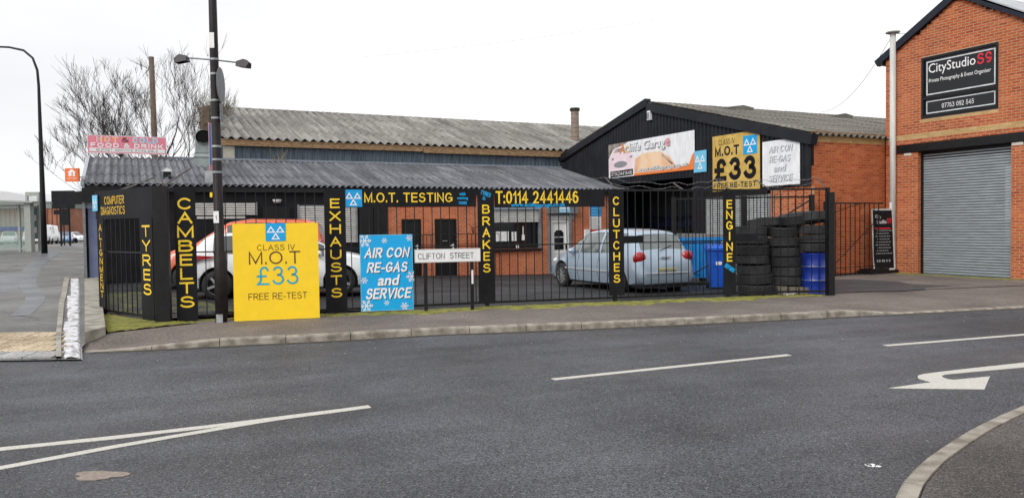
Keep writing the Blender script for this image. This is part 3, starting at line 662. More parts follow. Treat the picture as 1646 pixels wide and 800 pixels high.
# ------------------------------------------------------------------ bricks laid one by one
BRK = {}
def brick_mesh(L_, key, mt):
    if key not in BRK:
        b = MB(); e = .004; k = 0; D_ = .03       # face towards -y, length along x, height along z
        b.v = [(e, -.002, e), (L_ - e, -.002, e), (L_ - e, -.002, .065 - e), (e, -.002, .065 - e), (0, .004, 0), (L_, .004, 0), (L_, .004, .065), (0, .004, .065), (0, D_, 0), (L_, D_, 0), (L_, D_, .065), (0, D_, .065)]
        b.f = [(0, 1, 2, 3), (0, 4, 5, 1), (1, 5, 6, 2), (2, 6, 7, 3), (3, 7, 4, 0), (4, 8, 9, 5), (5, 9, 10, 6), (6, 10, 11, 7), (7, 11, 8, 4)]; b.m = [0] * 9
        BRK[key] = b.mesh('brick', mt)
    return BRK[key]
def lay_bricks(parent, place, rz, length, z0, z1, keep, yellow=lambda u, z: False, near=lambda u: u, limit=300, m1=None, m2=None):
    """stretcher bond along u in 0..length; place(u, z) gives the brick's corner in the parent's frame; keep(u0, u1, z) says whether a brick is there"""
    m1 = m1 or m_brick; m2 = m2 or m_brick_y; items = []
    n = int(round((z1 - z0) / .075))
    for c in range(n):
        z = z0 + c * .075 + .005; u = -.1125 if c % 2 else 0
        while u < length:
            a, b_ = max(u, 0), min(u + .215, length); u += .225
            if b_ - a < .04: continue
            r_ = keep(a, b_, z + .03)
            if not r_: continue
            if r_ is not True: a, b_ = r_
            if b_ - a < .03: continue
            items.append((near((a + b_) / 2) + abs(z - 1.7) * .15, a, b_, z, yellow((a + b_) / 2, z)))
    items.sort(); mb = [MB(), MB()]
    for i, (_, a, b_, z, yl) in enumerate(items):
        L_ = round(b_ - a, 3); mt = m2 if yl else m1
        if i < limit:
            p = place(a, z); jy = rnd.uniform(-.0015, .0015)
            link('brick', brick_mesh(L_, (L_, yl), mt), parent, (p[0], p[1], p[2]), rz)
        else:
            src = brick_mesh(L_, (L_, yl), mt); p = place(a, z); c, s_ = math.cos(rz), math.sin(rz); q = mb[1 if yl else 0]; k = len(q.v)
            q.v += [(p[0] + v.co.x * c - v.co.y * s_, p[1] + v.co.x * s_ + v.co.y * c, p[2] + v.co.z) for v in src.vertices]
            for pl in src.polygons: q.f.append(tuple(k + t for t in pl.vertices)); q.m.append(0)
    for q, mt in zip(mb, (m1, m2)):
        if q.v: tag(link('brick_courses', q.mesh('brick_courses', mt), parent), kind='stuff')

def corrugated_sheet(width, length, pitch=.146, amp=None, nseg=8, name='roof_sheet', mt=None):
    amp = amp or pitch * .17
    """x across, y up the slope, z normal; lower edge at y=0 lifted so that tiers lap"""
    b = MB(); n = int(width / pitch * nseg) + 1; rows = []
    for y, dz in ((0, .014), (length, 0.0)):
        rows.append([(i * pitch / nseg, y, dz + amp * math.cos(2 * math.pi * i / nseg)) for i in range(n)])
    low = [(x, y + .001, z - .009) for x, y, z in rows[0]]; in_ = [(x, y + .12, z - .009) for x, y, z in rows[0]]
    grid(b, [in_, low, rows[0]] + [rows[1]]); me = b.mesh(name, mt)
    return me
def lay_roof(parent, a0, a1, b0, z0, slope, length, tiers, mt, pitch=.146, dirv='b', name='roof_sheet', per=7, off=(0, 0, 0), cut=None):
    """dirv 'b': eave runs along a, slope rises towards +b.  'a+': eave runs along a at low b..."""
    wd = pitch * per; L_ = length / tiers; me = corrugated_sheet(wd + pitch * .9, L_ + .14, pitch, mt=mt)
    n = int(math.ceil((a1 - a0) / wd))
    for t in range(tiers):
        for i in range(n):
            d = t * L_; o = link(name, me, parent, (a0 + i * wd - off[0], b0 + d * math.cos(slope) - off[1], z0 + d * math.sin(slope) - off[2] + (i % 2) * .004), (slope + rnd.uniform(-.004, .004), 0, rnd.uniform(-.003, .003)))

# ------------------------------------------------------------------ low workshop range (front wall b = 25.27)
BF = 25.27
lo = site('garage_workshop', 'long low black and brick workshop under a dark corrugated roof, behind the railings', 'workshop', -1.1, BF, 0)
b = MB()
b.mi = 0; b.box(-1.02, 7.93, BF, BF + .2, -.4, 2.95); b.build('black_wall', m_blackboard, lo)
# brick stretch with openings
def wall_with_holes(mb, a0, a1, z0, z1, holes, y0, y1):
    xs_ = sorted({a0, a1} | {h[0] for h in holes} | {h[1] for h in holes}); 
    for p, q in zip(xs_, xs_[1:]):
        cz = z0; hs_ = sorted([h for h in holes if h[0] <= p + 1e-6 and h[1] >= q - 1e-6], key=lambda h: h[2])
        for h in hs_:
            if h[2] > cz + 1e-4: mb.box(p, q, y0, y1, cz, h[2])
            cz = max(cz, h[3])
        if cz < z1: mb.box(p, q, y0, y1, cz, z1)
b = MB(); wall_with_holes(b, 7.93, 17.53, -.4, 2.95, [(8.41, 9.13, -.4, 1.96), (9.62, 10.46, -.4, 1.96), (11.75, 13.80, .84, 2.3), (14.25, 15.2, -.4, 2.12)], BF, BF + .22)
b.build('brick_wall', m_brick_far, lo)
b = MB(); b.box(-1.02, 17.5, BF + .18, BF + .2, -.4, 2.9); 
b = MB(); b.box(-1.1, 17.45, BF - .16, BF - .13, 2.84, 3.0); b.box(-1.1, 17.45, BF - .13, BF, 2.9, 2.93); b.build('fascia', m_black, lo)
b = MB(); b.box(-1.1, -1.0, BF - .1, 29.9, -.2, 2.9); b.prism_xy([(-1.1, BF), (-1.0, BF), (-1.0, 29.9), (-1.1, 29.9)], 2.9, 2.95)
b.v += [(-1.1, BF, 2.9), (-1.0, BF, 2.9), (-1.1, 29.9, 4.15), (-1.0, 29.9, 4.15), (-1.1, 29.9, 2.9), (-1.0, 29.9, 2.9)]; k = len(b.v) - 6
b.f += [(k, k + 2, k + 4), (k + 1, k + 5, k + 3), (k, k + 1, k + 3, k + 2)]; b.m += [0] * 3
b.build('side_wall', m_blackboard, lo)
b = MB(); b.box(-1.08, -.78, BF - .10, BF, .3, 2.36); b.build('corner_pier', m_bluewall, lo)
b = MB(); b.box(-1.09, -.77, BF - .11, BF, 2.36, 2.53); b.build('pier_cap', mat('pale_blue_paint', (.34, .38, .50), .7), lo)
b = MB(); b.prism_xz([(-1.12, 2.53), (-.52, 2.53), (-.52, 2.86), (-.78, 3.0), (-1.12, 2.9)], BF - .55, BF - .12); b.build('awning_hood', m_black, lo)
b = MB(); b.box(-1.13, -1.06, BF - .2, BF - .12, .3, 4.1 - .9); b.build('downpipe', m_grey, lo)
# timber barge strip up the left verge of the roof
slo = math.atan((4.20 - 3.06) / 4.65)
b = MB(); Mx = Matrix.Translation((-1.16, BF - .2, 3.03)) @ Matrix.Rotation(slo, 4, 'X'); b.box(0, .09, 0, 4.95, -.06, .07, Mx); b.build('verge_board', mat('pale_verge', (.40, .42, .46), .7), lo)
lay_roof(lo, -1.06, 17.4, BF - .22, 3.03, slo, 5.0, 3, m_roof_lo, pitch=.20, per=5, off=(-1.1, BF, 0))
b = MB(); b.box(-1.06, 17.4, BF - .06, BF - .03, 2.93, 3.09); b.build('eave_gap_blocker', m_black, lo)  # black board added to block the sky and darken the open sheet ends
b = MB(); b.box(1.02, 17.6, 29.86, 29.92, 4.22, 4.30); b.build('flashing', mat('lead_flashing', (.22, .24, .28), .6), lo)
def roller(parent, a0, a1, z0, z1, y, mt, pitch=.075, depth=.02, name='roller_shutter', flip=None, frame=None):
    """parent frame = site offsets; slats run along a at b=y"""
    b = MB(); b.box(a0 - .05, a0, y - .04, y + .04, z0, z1 + .02); b.box(a1, a1 + .05, y - .04, y + .04, z0, z1 + .02); b.box(a0, a1, y + .03, y + .035, z0, z1)
    r_ = b.build(name, frame or m_grey, parent); r_['off'] = tuple(parent['off'])
    s = MB(); k = 0; prof = [(.012, 0), (-.004, .012), (-.010, pitch * .5), (-.004, pitch - .014), (.012, pitch - .004)]
    s.v = [(0, d, z) for d, z in prof] + [(a1 - a0, d, z) for d, z in prof]
    for j in range(4): s.f.append((j, j + 5, j + 6, j + 1)); s.m.append(0)
    s.f = [tuple(reversed(f)) if False else f for f in s.f]
    me = s.mesh('slat', mt); n = int((z1 - z0) / pitch)
    for i in range(n):
        link('slat', me, r_, (a0 - parent['off'][0], y - parent['off'][1] + rnd.uniform(-.001, .001), z0 + i * pitch - parent['off'][2]))
    return r_
roller(lo, 1.66, 3.62, 2.13, 2.52, BF - .04, m_shutter_w)
b = MB(); b.box(1.9, 3.3, BF - .05, BF - .02, 2.03, 2.10); b.build('sill', m_shutter_w, lo)
b = MB(); b.box(1.62, 3.66, BF - .03, BF - .005, .9, 2.03); b.build('boarded_window', m_blackboard, lo)
b = MB(); b.box(3.84, 4.68, BF - .04, BF - .005, 0, 2.4); b.box(3.9, 4.62, BF - .055, BF - .04, .08, 2.3); b.build('black_door', m_black, lo)
b = MB(); b.lathe([(.001, -.12), (.1, -.10), (.14, -.02), (.14, 0)], 16, 'z', (4.27, BF - .12, 2.62)); b.build('dome_light', m_white, lo, smooth=True)
roller(lo, 4.96, 6.81, 1.2, 2.44, BF - .04, m_shutter_w)
b = MB()
for a in (6.95, 7.43): b.box(a, a + .46, BF - .05, BF - .005, -.1, 2.4)
o = b.build('double_door', m_black, lo); o['off'] = tuple(lo['off'])
b = MB(); b.box(7.2, 7.38, BF - .075, BF - .05, 1.27, 1.32); b.box(7.48, 7.66, BF - .075, BF - .05, 1.27, 1.32); b.build('handle', m_steel, o)
for a0, a1 in ((8.41, 9.13), (9.62, 10.46)):
    b = MB(); b.box(a0, a1, BF + .06, BF + .10, -.25, 1.96); b.box(a0, a0 + .06, BF + .02, BF + .06, -.25, 1.96); b.box(a1 - .06, a1, BF + .02, BF + .06, -.25, 1.96); b.box(a0 + .06, a1 - .06, BF + .02, BF + .06, 1.9, 1.96)
    o = b.build('black_door', m_black, lo); o['off'] = tuple(lo['off'])
    b = MB(); b.box(a1 - .16, a1 - .11, BF + .03, BF + .06, .86, 1.08); b.box(a1 - .24, a1 - .14, BF + .0, BF + .03, 1.0, 1.03); b.build('handle', m_white, o)
    if a0 > 9: b = MB(); b.box(a0 + .30, a0 + .48, BF + .035, BF + .06, 1.17, 1.195); b.build('letterbox', m_steel, o)
b = MB(); b.box(8.39, 10.5, BF - .08, BF, -.3, -.12); b.build('door_step', m_conc, lo)
# office window with half raised shutter
roller(lo, 11.8, 13.72, 1.80, 2.25, BF - .05, m_shutter_w, frame=m_steel)
b = MB(); b.box(11.75, 13.8, BF - .12, BF + .02, 2.27, 2.44); b.build('shutter_box', mat('blue_grey_box', (.22, .27, .32), .5), lo)
b = MB(); b.box(13.74, 13.84, BF - .06, BF + .03, .78, 2.27); b.build('shutter_guide', m_grey, lo)
b = MB(); b.box(11.75, 13.8, BF + .08, BF + .1, .84, 2.3); o = b.build('office_window', m_glass, lo); o['off'] = tuple(lo['off'])
b = MB(); b.box(11.75, 13.8, BF + .02, BF + .08, .84, .95); b.box(12.9, 12.98, BF + .02, BF + .08, .95, 1.8); b.box(13.5, 13.62, BF + .02, BF + .08, .95, 1.8); b.build('frame', m_black, o)
for a0, a1, z0, z1 in ((12.02, 12.46, 1.12, 1.48), (12.50, 12.57, 1.12, 1.48), (12.66, 12.74, 1.12, 1.46), (12.78, 12.86, 1.12, 1.46), (13.08, 13.2, 1.14, 1.34), (13.12, 13.16, 1.34, 1.66)):
    b = MB(); b.box(a0, a1, BF + .066, BF + .07, z0, z1); b.build('paper_notice', m_white, o)
b = MB(); b.box(11.7, 13.85, BF - .1, BF + .02, .76, .83); b.build('window_sill', m_black, lo)
b = MB(); b.box(12.75, 12.85, BF - .14, BF - .1, .86, 1.0); b.build('tap_box', m_white, lo)
# white front door
b = MB(); b.box(14.30, 15.02, BF + .06, BF + .12, -.2, 1.82); o = b.build('white_door', m_upvc, lo); o['off'] = tuple(lo['off'])
b = MB(); b.box(14.25, 14.33, BF + .0, BF + .06, -.2, 1.88); b.box(14.98, 15.06, BF, BF + .06, -.2, 1.88); b.box(14.33, 14.98, BF, BF + .06, 1.8, 1.88); b.build('door_frame', m_upvc, o)
for z0 in (.75, 1.0, 1.25):
    b = MB(); P = [(14.46, z0), (14.86, z0), (14.86, z0 + .21), (14.46, z0 + .21)] if z0 < 1.2 else [(14.46, z0), (14.86, z0), (14.86, z0 + .14), (14.76, z0 + .24), (14.56, z0 + .24), (14.46, z0 + .14)]
    b.prism_xz(P, BF + .045, BF + .06); b.build('pane', m_glass, o)
for z0, z1 in ((-.08, .25), (.32, .62)):
    b = MB()
    b.box(14.48, 14.84, BF + .052, BF + .06, z0, z0 + .02); b.box(14.48, 14.84, BF + .052, BF + .06, z1 - .02, z1); b.box(14.46, 14.48, BF + .052, BF + .06, z0, z1); b.box(14.84, 14.86, BF + .052, BF + .06, z0, z1); b.build('panel_moulding', m_shutter_w, o)
b = MB(); b.box(14.94, 14.97, BF + .01, BF + .05, .75, .98); b.build('handle', m_pblack, o)
roller(lo, 14.22, 15.2, 1.88, 2.1, BF - .03, m_shutter_w)
b = MB(); b.box(14.1, 15.42, BF - .14, BF + .02, 2.12, 2.42); b.build('shutter_box', m_grey, lo)
b = MB(); b.box(14.14, 14.24, BF - .07, BF - .0, -.2, 2.12); b.box(15.06, 15.16, BF - .07, BF, -.2, 2.12); b.build('shutter_guide', m_grey, lo)
b = MB()
for i in range(9): b.box(15.7 - .02 * i, 15.72 - .02 * i, BF - .02, BF, 0, .01)
b = MB(); b.box(15.75, 15.95, BF - .12, BF, 1.2, 1.5); b.build('post_box', m_white, lo)
def flat_sign(name, label, cat, a, z, w_, h_, mt, b_=BF, th=.012, group=None):
    o = site(name, label, cat, a, b_, z, group); bb = MB(); bb.box(0, w_, -th, 0, 0, h_); link('board', bb.mesh('board', mt), o); return o
o = flat_sign('door_sign', 'small pale blue sign on the grey box over the white door', 'sign', 14.55, 2.15, .50, .25, m_pblue, BF - .143)
t = MB(); t.box(.05, .45, -.0155, -.015, .14, .20)
for i in range(2): t.box(.05, .45, -.0155, -.015, .03 + .04 * i, .045 + .04 * i)
link('print', t.mesh('print', m_pwhite), o)
o = flat_sign('wall_poster', 'tall notice, blue above and white below, on brick beside the white door', 'poster', 16.02, 1.50, .52, .9, m_white, BF)
bb = MB(); bb.box(.0, .52, -.016, -.0125, .50, .9); link('blue_panel', bb.mesh('blue_panel', m_lblue), o)
t = MB()
for i in range(3): t.box(.04, .48 - .08 * (i % 2), -.019, -.0165, .56 + .11 * i, .60 + .11 * i)
link('print', t.mesh('print', m_pblue), o)
t = MB()
for i in range(6): t.box(.04, .47 - .07 * (i % 3), -.015, -.0125, .05 + .07 * i, .07 + .07 * i)
link('print', t.mesh('print', m_pgrey), o)
b = MB(); b.box(15.98, 16.6, BF - .01, BF, 1.40, 1.47); b.build('name_strip', m_pred, lo)
# small internal railing before the doors
rl = site('yard_railing', 'thin low black railing in the yard before the brick wall and its two doors', 'railing', 7.6, 24.4, 0)
b = MB(); b.tube([(7.9, 24.4, 1.42), (11.7, 24.4, 1.42)], .014, 5); b.tube([(7.9, 24.4, 1.08), (11.7, 24.4, 1.08)], .012, 5); b.build('rail', m_black, rl)
bm_ = MB().box(-.009, .009, -.009, .009, -.2, 1.42).mesh('bar', m_black)
for i in range(26):
    if 9.55 < 7.95 + .15 * i < 10.4: continue
    link('bar', bm_, rl, (.35 + .15 * i, 0, .0))
b = MB()
for a in (8.25, 9.4, 10.7): 
    for k in range(4): b.tube([(a, 24.4, 1.42), (a + .06 * (k - 1.5), 24.38, 1.72 - .03 * k)], .008, 4)
b.tube([(10.6, 24.4, 1.6), (11.4, 24.4, 1.75), (11.9, 24.4, 1.85)], .01, 4); b.build('spikes', m_black, rl)

# ------------------------------------------------------------------ long range behind
BL = 29.92
lg = site('long_shed', 'long shed with a pale corrugated roof and timber fascia, rising behind the low workshop', 'shed', 3.2, BL, 0)
b = MB(); n = int((20.5 - 3.25) / .19)
for i in range(n):
    a = 3.25 + i * .19
    k = len(b.v); pr = [(0, 0), (.06, 0), (.08, -.03), (.14, -.03), (.16, 0), (.19, 0)]
    b.v += [(a + x, BL + .05 + y, 3.9) for x, y in pr] + [(a + x, BL + .05 + y, 4.82) for x, y in pr]
    for j in range(5): b.f.append((k + j, k + j + 1, k + j + 7, k + j + 6)); b.m.append(0)
b.build('cladding', m_clad2, lg)
b = MB(); b.box(3.2, 3.6, BL - .02, BL + .0, 3.9, 4.75); b.build('corner_post', mat('pale_post', (.42, .39, .33), .8), lg)
for i, (a0, a1, dz) in enumerate(((3.1, 10.9, 0), (10.92, 22, -.05))):
    b = MB(); b.box(a0, a1, BL - .12, BL - .08, 4.76 + dz, 5.0 + dz * .3); b.build('fascia_board', m_wood, lg)
b = MB(); b.box(3.15, 24, BL + .2, BL + .3, 0, 4.9); b.box(3.15, 3.25, BL + .3, 43, 0, 4.9); 
k = len(b.v); b.v += [(3.2, BL, 4.9), (3.2, 36.6, 6.98), (3.2, 43.3, 4.9)]; b.f.append((k, k + 1, k + 2)); b.m.append(0); b.build('end_wall', m_clad2, lg)
shi = math.atan((7.07 - 5.0) / 6.75)
lay_roof(lg, 3.15, 26.5, BL - .18, 5.02, shi, 7.1, 4, m_roof_hi, pitch=.33, per=3, off=(3.2, BL, 0))
b = MB(); b.box(3.15, 22, BL - .03, BL, 4.9, 5.05); b.build('eave_gap_blocker', m_black, lg)  # black strip closing the gap behind the sheet ends
b = MB(); n = 46
for i in range(n):
    a = 3.1 + i * .51; b.lathe([(.001, 0), (.11, 0), (.12, .5), (.13, .51)], 10, 'x', (a, 36.6, 7.06))
b.build('ridge_cap', m_roof_hi, lg)
b = MB(); b.face([(3.2, 36.6, 7.05), (26.5, 36.6, 7.05), (26.5, 43.5, 4.9), (3.2, 43.5, 4.9)]); b.build('rear_roof', m_roof_hi, lg)
fl = site('roof_flue', 'rusty brown round flue pipe with a dark cap on the pale corrugated roof', 'flue', 19.5, 32, 5.5)
b = MB(); b.lathe([(.19, -.2), (.19, 1.62)], 14, 'z', (19.5, 32, 5.6)); b.build('pipe', mat('rusty_pipe', (.17, .10, .06), .8, col2=(.34, .27, .22), scale=9, stretch=(1, 1, 7)), fl, smooth=True)
for i in range(7): b = MB(); b.lathe([(.19, 0), (.205, .01), (.205, .03), (.19, .04)], 14, 'z', (19.5, 32, 5.7 + .22 * i)); b.build('joint_ring', m_grey, fl)
b = MB(); b.lathe([(.001, .16), (.24, .13), (.25, .0), (.19, -.02)], 14, 'z', (19.5, 32, 7.18)); b.build('cap', m_black, fl)
b = MB(); b.lathe([(.34, 0), (.26, .09), (.19, .12)], 14, 'z', (19.5, 32, 5.58)); b.build('collar', m_steel, fl)

# ------------------------------------------------------------------ gabled garage (front plane a = 17.53)
AG = 17.53; B0 = 15.83; BP = 23.46; B1 = 31.09; ZE = 4.10; ZP = 6.12
gb = site('gabled_garage', 'black clad gabled garage hung with banners, open door at its left', 'garage', AG, B0, 0)
def zg(b_): return ZE + (ZP - ZE) * (1 - abs(b_ - BP) / (BP - B0))
ribs = [(0, 0), (.05, 0), (.065, -.032), (.125, -.032), (.14, 0), (.19, 0)]
def low_z(b_): return 2.72 if b_ < 20.35 else (2.72 if b_ < 20.95 else (3.27 if b_ < 25.3 else 0))
bpos = B0 + .01; per = 5
while bpos < B1:
    mb = MB()
    for q in range(per):
        bb_ = bpos + q * .19
        if bb_ > B1 - .19: break
        pr = [(bb_ + x, AG - .03 + y) for x, y in ribs]; zl = low_z(bb_ + .1)
        if 20.35 < bb_ + .1 < 20.95: zl = 0.0
        k = len(mb.v); mb.v += [(a, b_, zl) for b_, a in pr] + [(a, b_, zg(b_) - .02) for b_, a in pr]
        for j in range(5): mb.f.append((k + j, k + 6 + j, k + 7 + j, k + j + 1)); mb.m.append(0)
    if mb.v: mb.build('cladding_panel', m_clad, gb)
    bpos += per * .19
def verge(b0, b1, z0, z1, nm='verge_flashing', dz=.0):
    b = MB(); L_ = math.hypot(b1 - b0, z1 - z0); an = math.atan2(z1 - z0, b1 - b0)
    b.box(-.14, .12, 0, L_, -.24, .06, Matrix.Translation((AG, b0, z0 + dz)) @ Matrix.Rotation(an, 4, 'X')); b.build(nm, m_clad, gb)
for i in range(4):
    s0, s1 = i / 4, (i + 1) / 4 - .001
    verge(B0 - .12 + (BP - B0 + .1) * s0, B0 - .12 + (BP - B0 + .1) * s1, ZE + (ZP - ZE) * s0, ZE + (ZP - ZE) * s1)
    verge(B1 - (B1 - BP) * s0, B1 - (B1 - BP) * s1, ZE + .18 + (ZP - ZE - .18) * s0, ZE + .18 + (ZP - ZE - .18) * s1)
b = MB(); b.box(AG, AG + .1, B0 + .02, B1, 3.28, ZE - .05); b.box(AG, AG + .1, B0 + 1.6, 20.95, 2.75, 3.28); b.box(AG, AG + .1, 25.3, B1, 0, 3.28); b.build('inner_frame', m_black, gb)
b = MB(); b.box(AG - .05, AG + .2, 20.36, 20.93, -.3, 2.72); b.build('door_pillar', m_black, gb)
b = MB(); b.box(AG - .045, AG + .05, 17.5, 20.36, 2.55, 2.75); b.build('shutter_head', m_black, gb)
# grey roller shutter beside the pillar (slats run along b, so turned)
rs = MB(); rs.box(0, .05, 17.42, 17.5, -.2, 2.6); 
rso = rs.build('roller_shutter', m_grey, gb, off=(AG, B0, 0)) if False else MB().box(AG - .02, AG + .03, 17.42, 17.5, -.2, 2.55).build('roller_shutter', m_grey, gb)
s = MB(); prof = [(.012, 0), (-.004, .012), (-.012, .04), (-.004, .062), (.012, .071)]
s.v = [(d, 0, z) for d, z in prof] + [(d, 2.86, z) for d, z in prof]
for j in range(4): s.f.append((j, j + 1, j + 6, j + 5)); s.m.append(0)
me = s.mesh('slat', mat('shutter_slat_pale', (.36, .38, .38), .5, .2))
for i in range(35): link('slat', me, rso, (0, 17.5 - B0, -.05 + .075 * i))
# brick part at the right-hand corner, laid brick by brick on both faces
b = MB(); b.box(AG + .01, AG + .1, B0 + .01, 17.42, -.3, 2.7); b.box(AG + .1, 20.64, B0 + .03, B0 + .23, -.3, 4.24); b.build('mortar_wall', m_mortar, gb)
lay_bricks(gb, lambda u, z: (.01, 17.42 - B0 - u, z), -math.pi / 2, 1.58, .0, 2.7, lambda a, b_, z: True, limit=120)
lay_bricks(gb, lambda u, z: (u + .02, .025, z), 0, 3.08, .0, 4.2, lambda a, b_, z: True, yellow=lambda u, z: z > 3.96, near=lambda u: 3 - u, limit=300)
b = MB(); b.box(AG - .02, 20.6, B0 - .04, B0 + .02, 4.20, 4.27); b.build('eave_board', m_wood, gb)
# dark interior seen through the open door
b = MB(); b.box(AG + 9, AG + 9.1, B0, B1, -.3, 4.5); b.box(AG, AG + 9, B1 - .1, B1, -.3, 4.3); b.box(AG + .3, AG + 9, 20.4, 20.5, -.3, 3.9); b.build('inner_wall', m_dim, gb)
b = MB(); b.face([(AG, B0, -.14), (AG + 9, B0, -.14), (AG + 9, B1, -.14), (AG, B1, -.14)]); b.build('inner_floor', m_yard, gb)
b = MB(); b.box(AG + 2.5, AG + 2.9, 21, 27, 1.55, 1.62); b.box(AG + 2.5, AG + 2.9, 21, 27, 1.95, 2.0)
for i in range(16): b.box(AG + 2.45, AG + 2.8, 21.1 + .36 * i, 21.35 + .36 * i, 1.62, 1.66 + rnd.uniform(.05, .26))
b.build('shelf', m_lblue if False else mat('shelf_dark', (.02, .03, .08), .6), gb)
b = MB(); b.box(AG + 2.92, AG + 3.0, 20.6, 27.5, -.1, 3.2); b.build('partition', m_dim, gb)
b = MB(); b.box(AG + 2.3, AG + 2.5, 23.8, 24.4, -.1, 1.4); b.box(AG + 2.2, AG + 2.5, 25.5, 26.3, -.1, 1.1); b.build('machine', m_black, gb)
# roof
sg_ = math.atan((ZP - ZE) / (BP - B0))
lay_roof(gb, AG - .05, 34, B0 - .12, ZE + .06, sg_, 7.95, 6, m_roof_g, pitch=.25, per=4, off=(AG, B0, 0))
b = MB(); b.face([(AG, BP, ZP), (36, BP, ZP), (36, B1, ZE), (AG, B1, ZE)]); b.build('rear_roof', m_roof_g, gb)
for (a, b_, w_, l_) in ((20.3, 22.9, 1.3, 1.3), (25.6, 22.6, 1.1, 1.0)):
    b = MB(); z = zg(b_) ; b.prism_xz([(a, z - .2), (a + w_, z - .2), (a + w_, z + .10), (a + w_ * .6, z + .17), (a, z + .06)], b_ - .6, b_ + .5); b.build('slipped_sheet', m_roof_g, gb)
b = MB()
for i in range(40): b.box(AG + .4 * i, AG + .4 * i + .38, BP - .14, BP + .14, ZP + .02 + (i % 2) * .008, ZP + .10 + (i % 2) * .008)
b.build('ridge_cap', m_roof_g, gb)
b = MB(); b.box(AG - .16, AG - .06, 23.2, 23.38, 5.52, 5.86); b.build('floodlight', m_white, gb)
b = MB(); b.box(AG - .18, AG - .16, 23.23, 23.35, 5.56, 5.80); b.build('lamp_glass', m_steel, gb)

# ------------------------------------------------------------------ photography studio (front plane a = 20.64)
AC = 20.64; CB = 15.84; CW = 4.54; CP = CB - CW / 2; CE = 6.50; CZ = 7.78
ct = site('brick_studio', 'tall red brick gabled unit with a grey roller shutter, at the right edge', 'building', AC, CB, 0)
def zc(u): return CE + (CZ - CE) * (1 - abs(u - CW / 2) / (CW / 2))
U0, U1 = CB - 14.78, CB - 12.13     # shutter opening in u (from the left corner, running right = towards -b)
WU0, WU1, WZ0, WZ1 = CB - 14.67, CB - 12.47, 4.60, 6.35
b = MB()
def cbox(u0, u1, z0, z1, d0=.01, d1=.25, M=b): M.box(AC + d0, AC + d1, CB - u1, CB - u0, z0, z1)
for u0, u1, z0, z1 in ((.012, U0, -.3, 3.66), (U1, CW, -.3, 3.66), (.012, CW, 3.9, WZ0), (.012, WU0, WZ0, WZ1), (WU1, CW, WZ0, WZ1)): cbox(u0, u1, z0, z1)
n = 24
for i in range(n):
    ua, ub = .012 + (CW - .012) * i / n, .012 + (CW - .012) * (i + 1) / n; cbox(ua, ub, WZ1, min(zc(ua), zc(ub)))
b.build('mortar_wall', m_mortar, ct)
b = MB(); b.box(AC + .25, AC + 12, CB - .25, CB - .02, 3.8, CE); b.box(AC + .02, AC + 12, CB - CW - .01, CB - CW + .2, 0, CE); b.box(AC + 11.8, AC + 12, CB - CW + .2, CB - .25, 0, CE); b.build('side_wall', m_brick_far, ct)
def keep_c(a, b_, z):
    if z > (zc(a) + zc(b_)) / 2 + .01: return False
    def cut(h0, h1):
        if b_ <= h0 + .01 or a >= h1 - .01: return True
        if a < h0 and b_ > h0: return (a, h0)
        if b_ > h1 and a < h1: return (h1, b_)
        return False
    if z < 3.66: return cut(U0, U1)
    if z < 3.92: return cut(.42, CW + 1)
    if WZ0 < z < WZ1: return cut(WU0, WU1)
    return True
lay_bricks(ct, lambda u, z: (.01, -u, z), -math.pi / 2, CW, .0, CZ, keep_c, yellow=lambda u, z: 4.04 < z < 4.19 or (4.46 < z < 4.60 and WU0 < u < WU1), near=lambda u: -u * 0, limit=300)
# bricks on the flank above the garage roof
lay_bricks(ct, lambda u, z: (u + .02, -.02 + .0, z), 0, .0001, 0, .1, lambda a, b_, z: False)
b = MB(); b.face([(AC + .02, CB - .0, 3.5), (AC + 12, CB - .0, 3.5), (AC + 12, CB - .0, CE), (AC + .02, CB - .0, CE)]); b.build('flank_wall', m_brick_far, ct)
# reveal bricks at the left jamb
lay_bricks(ct, lambda u, z: (.02 + u, -U0 - .002 + .0, z), 0, .22, .0, 3.66, lambda a, b_, z: True, limit=0)
b = MB(); cbox(.40, CW + .3, 3.68, 3.915, -.03, .02, b); b.build('lintel', m_black, ct)
b = MB(); cbox(.40, CW + .3, 3.665, 3.68, -.0, .26, b); b.build('soffit', m_black, ct)
for u0, u1 in ((.62, .86), (U1 + .02, U1 + .30)):
    b = MB(); cbox(u0, u1, 3.585, 3.66, -.004, .05, b); b.build('padstone', mat('pale_stone', (.55, .52, .46), .85), ct)
sh = MB(); cbox(U0, U0 + .06, -.05, 3.6, .14, .24, sh); cbox(U1 - .06, U1, -.05, 3.6, .14, .24, sh); cbox(U0, U1, 3.4, 3.664, .19, .24, sh)
sho = sh.build('roller_shutter', m_black, ct)
s = MB(); prof = [(.014, 0), (-.006, .010), (-.018, .030), (-.014, .055), (.014, .070)]
s.v = [(d, 0, z) for d, z in prof] + [(d, U1 - U0 - .1, z) for d, z in prof]
for j in range(4): s.f.append((j, j + 1, j + 6, j + 5)); s.m.append(0)
me = s.mesh('slat', m_shutter)
for i in range(47): link('slat', me, sho, (.20 + rnd.uniform(-.0015, .0015), -U1 + .05, .05 + .0755 * i))
b = MB(); cbox(U0, U1, .0, .055, .17, .23, b); b.build('bottom_rail', m_grey, ct)
t = MB(); 
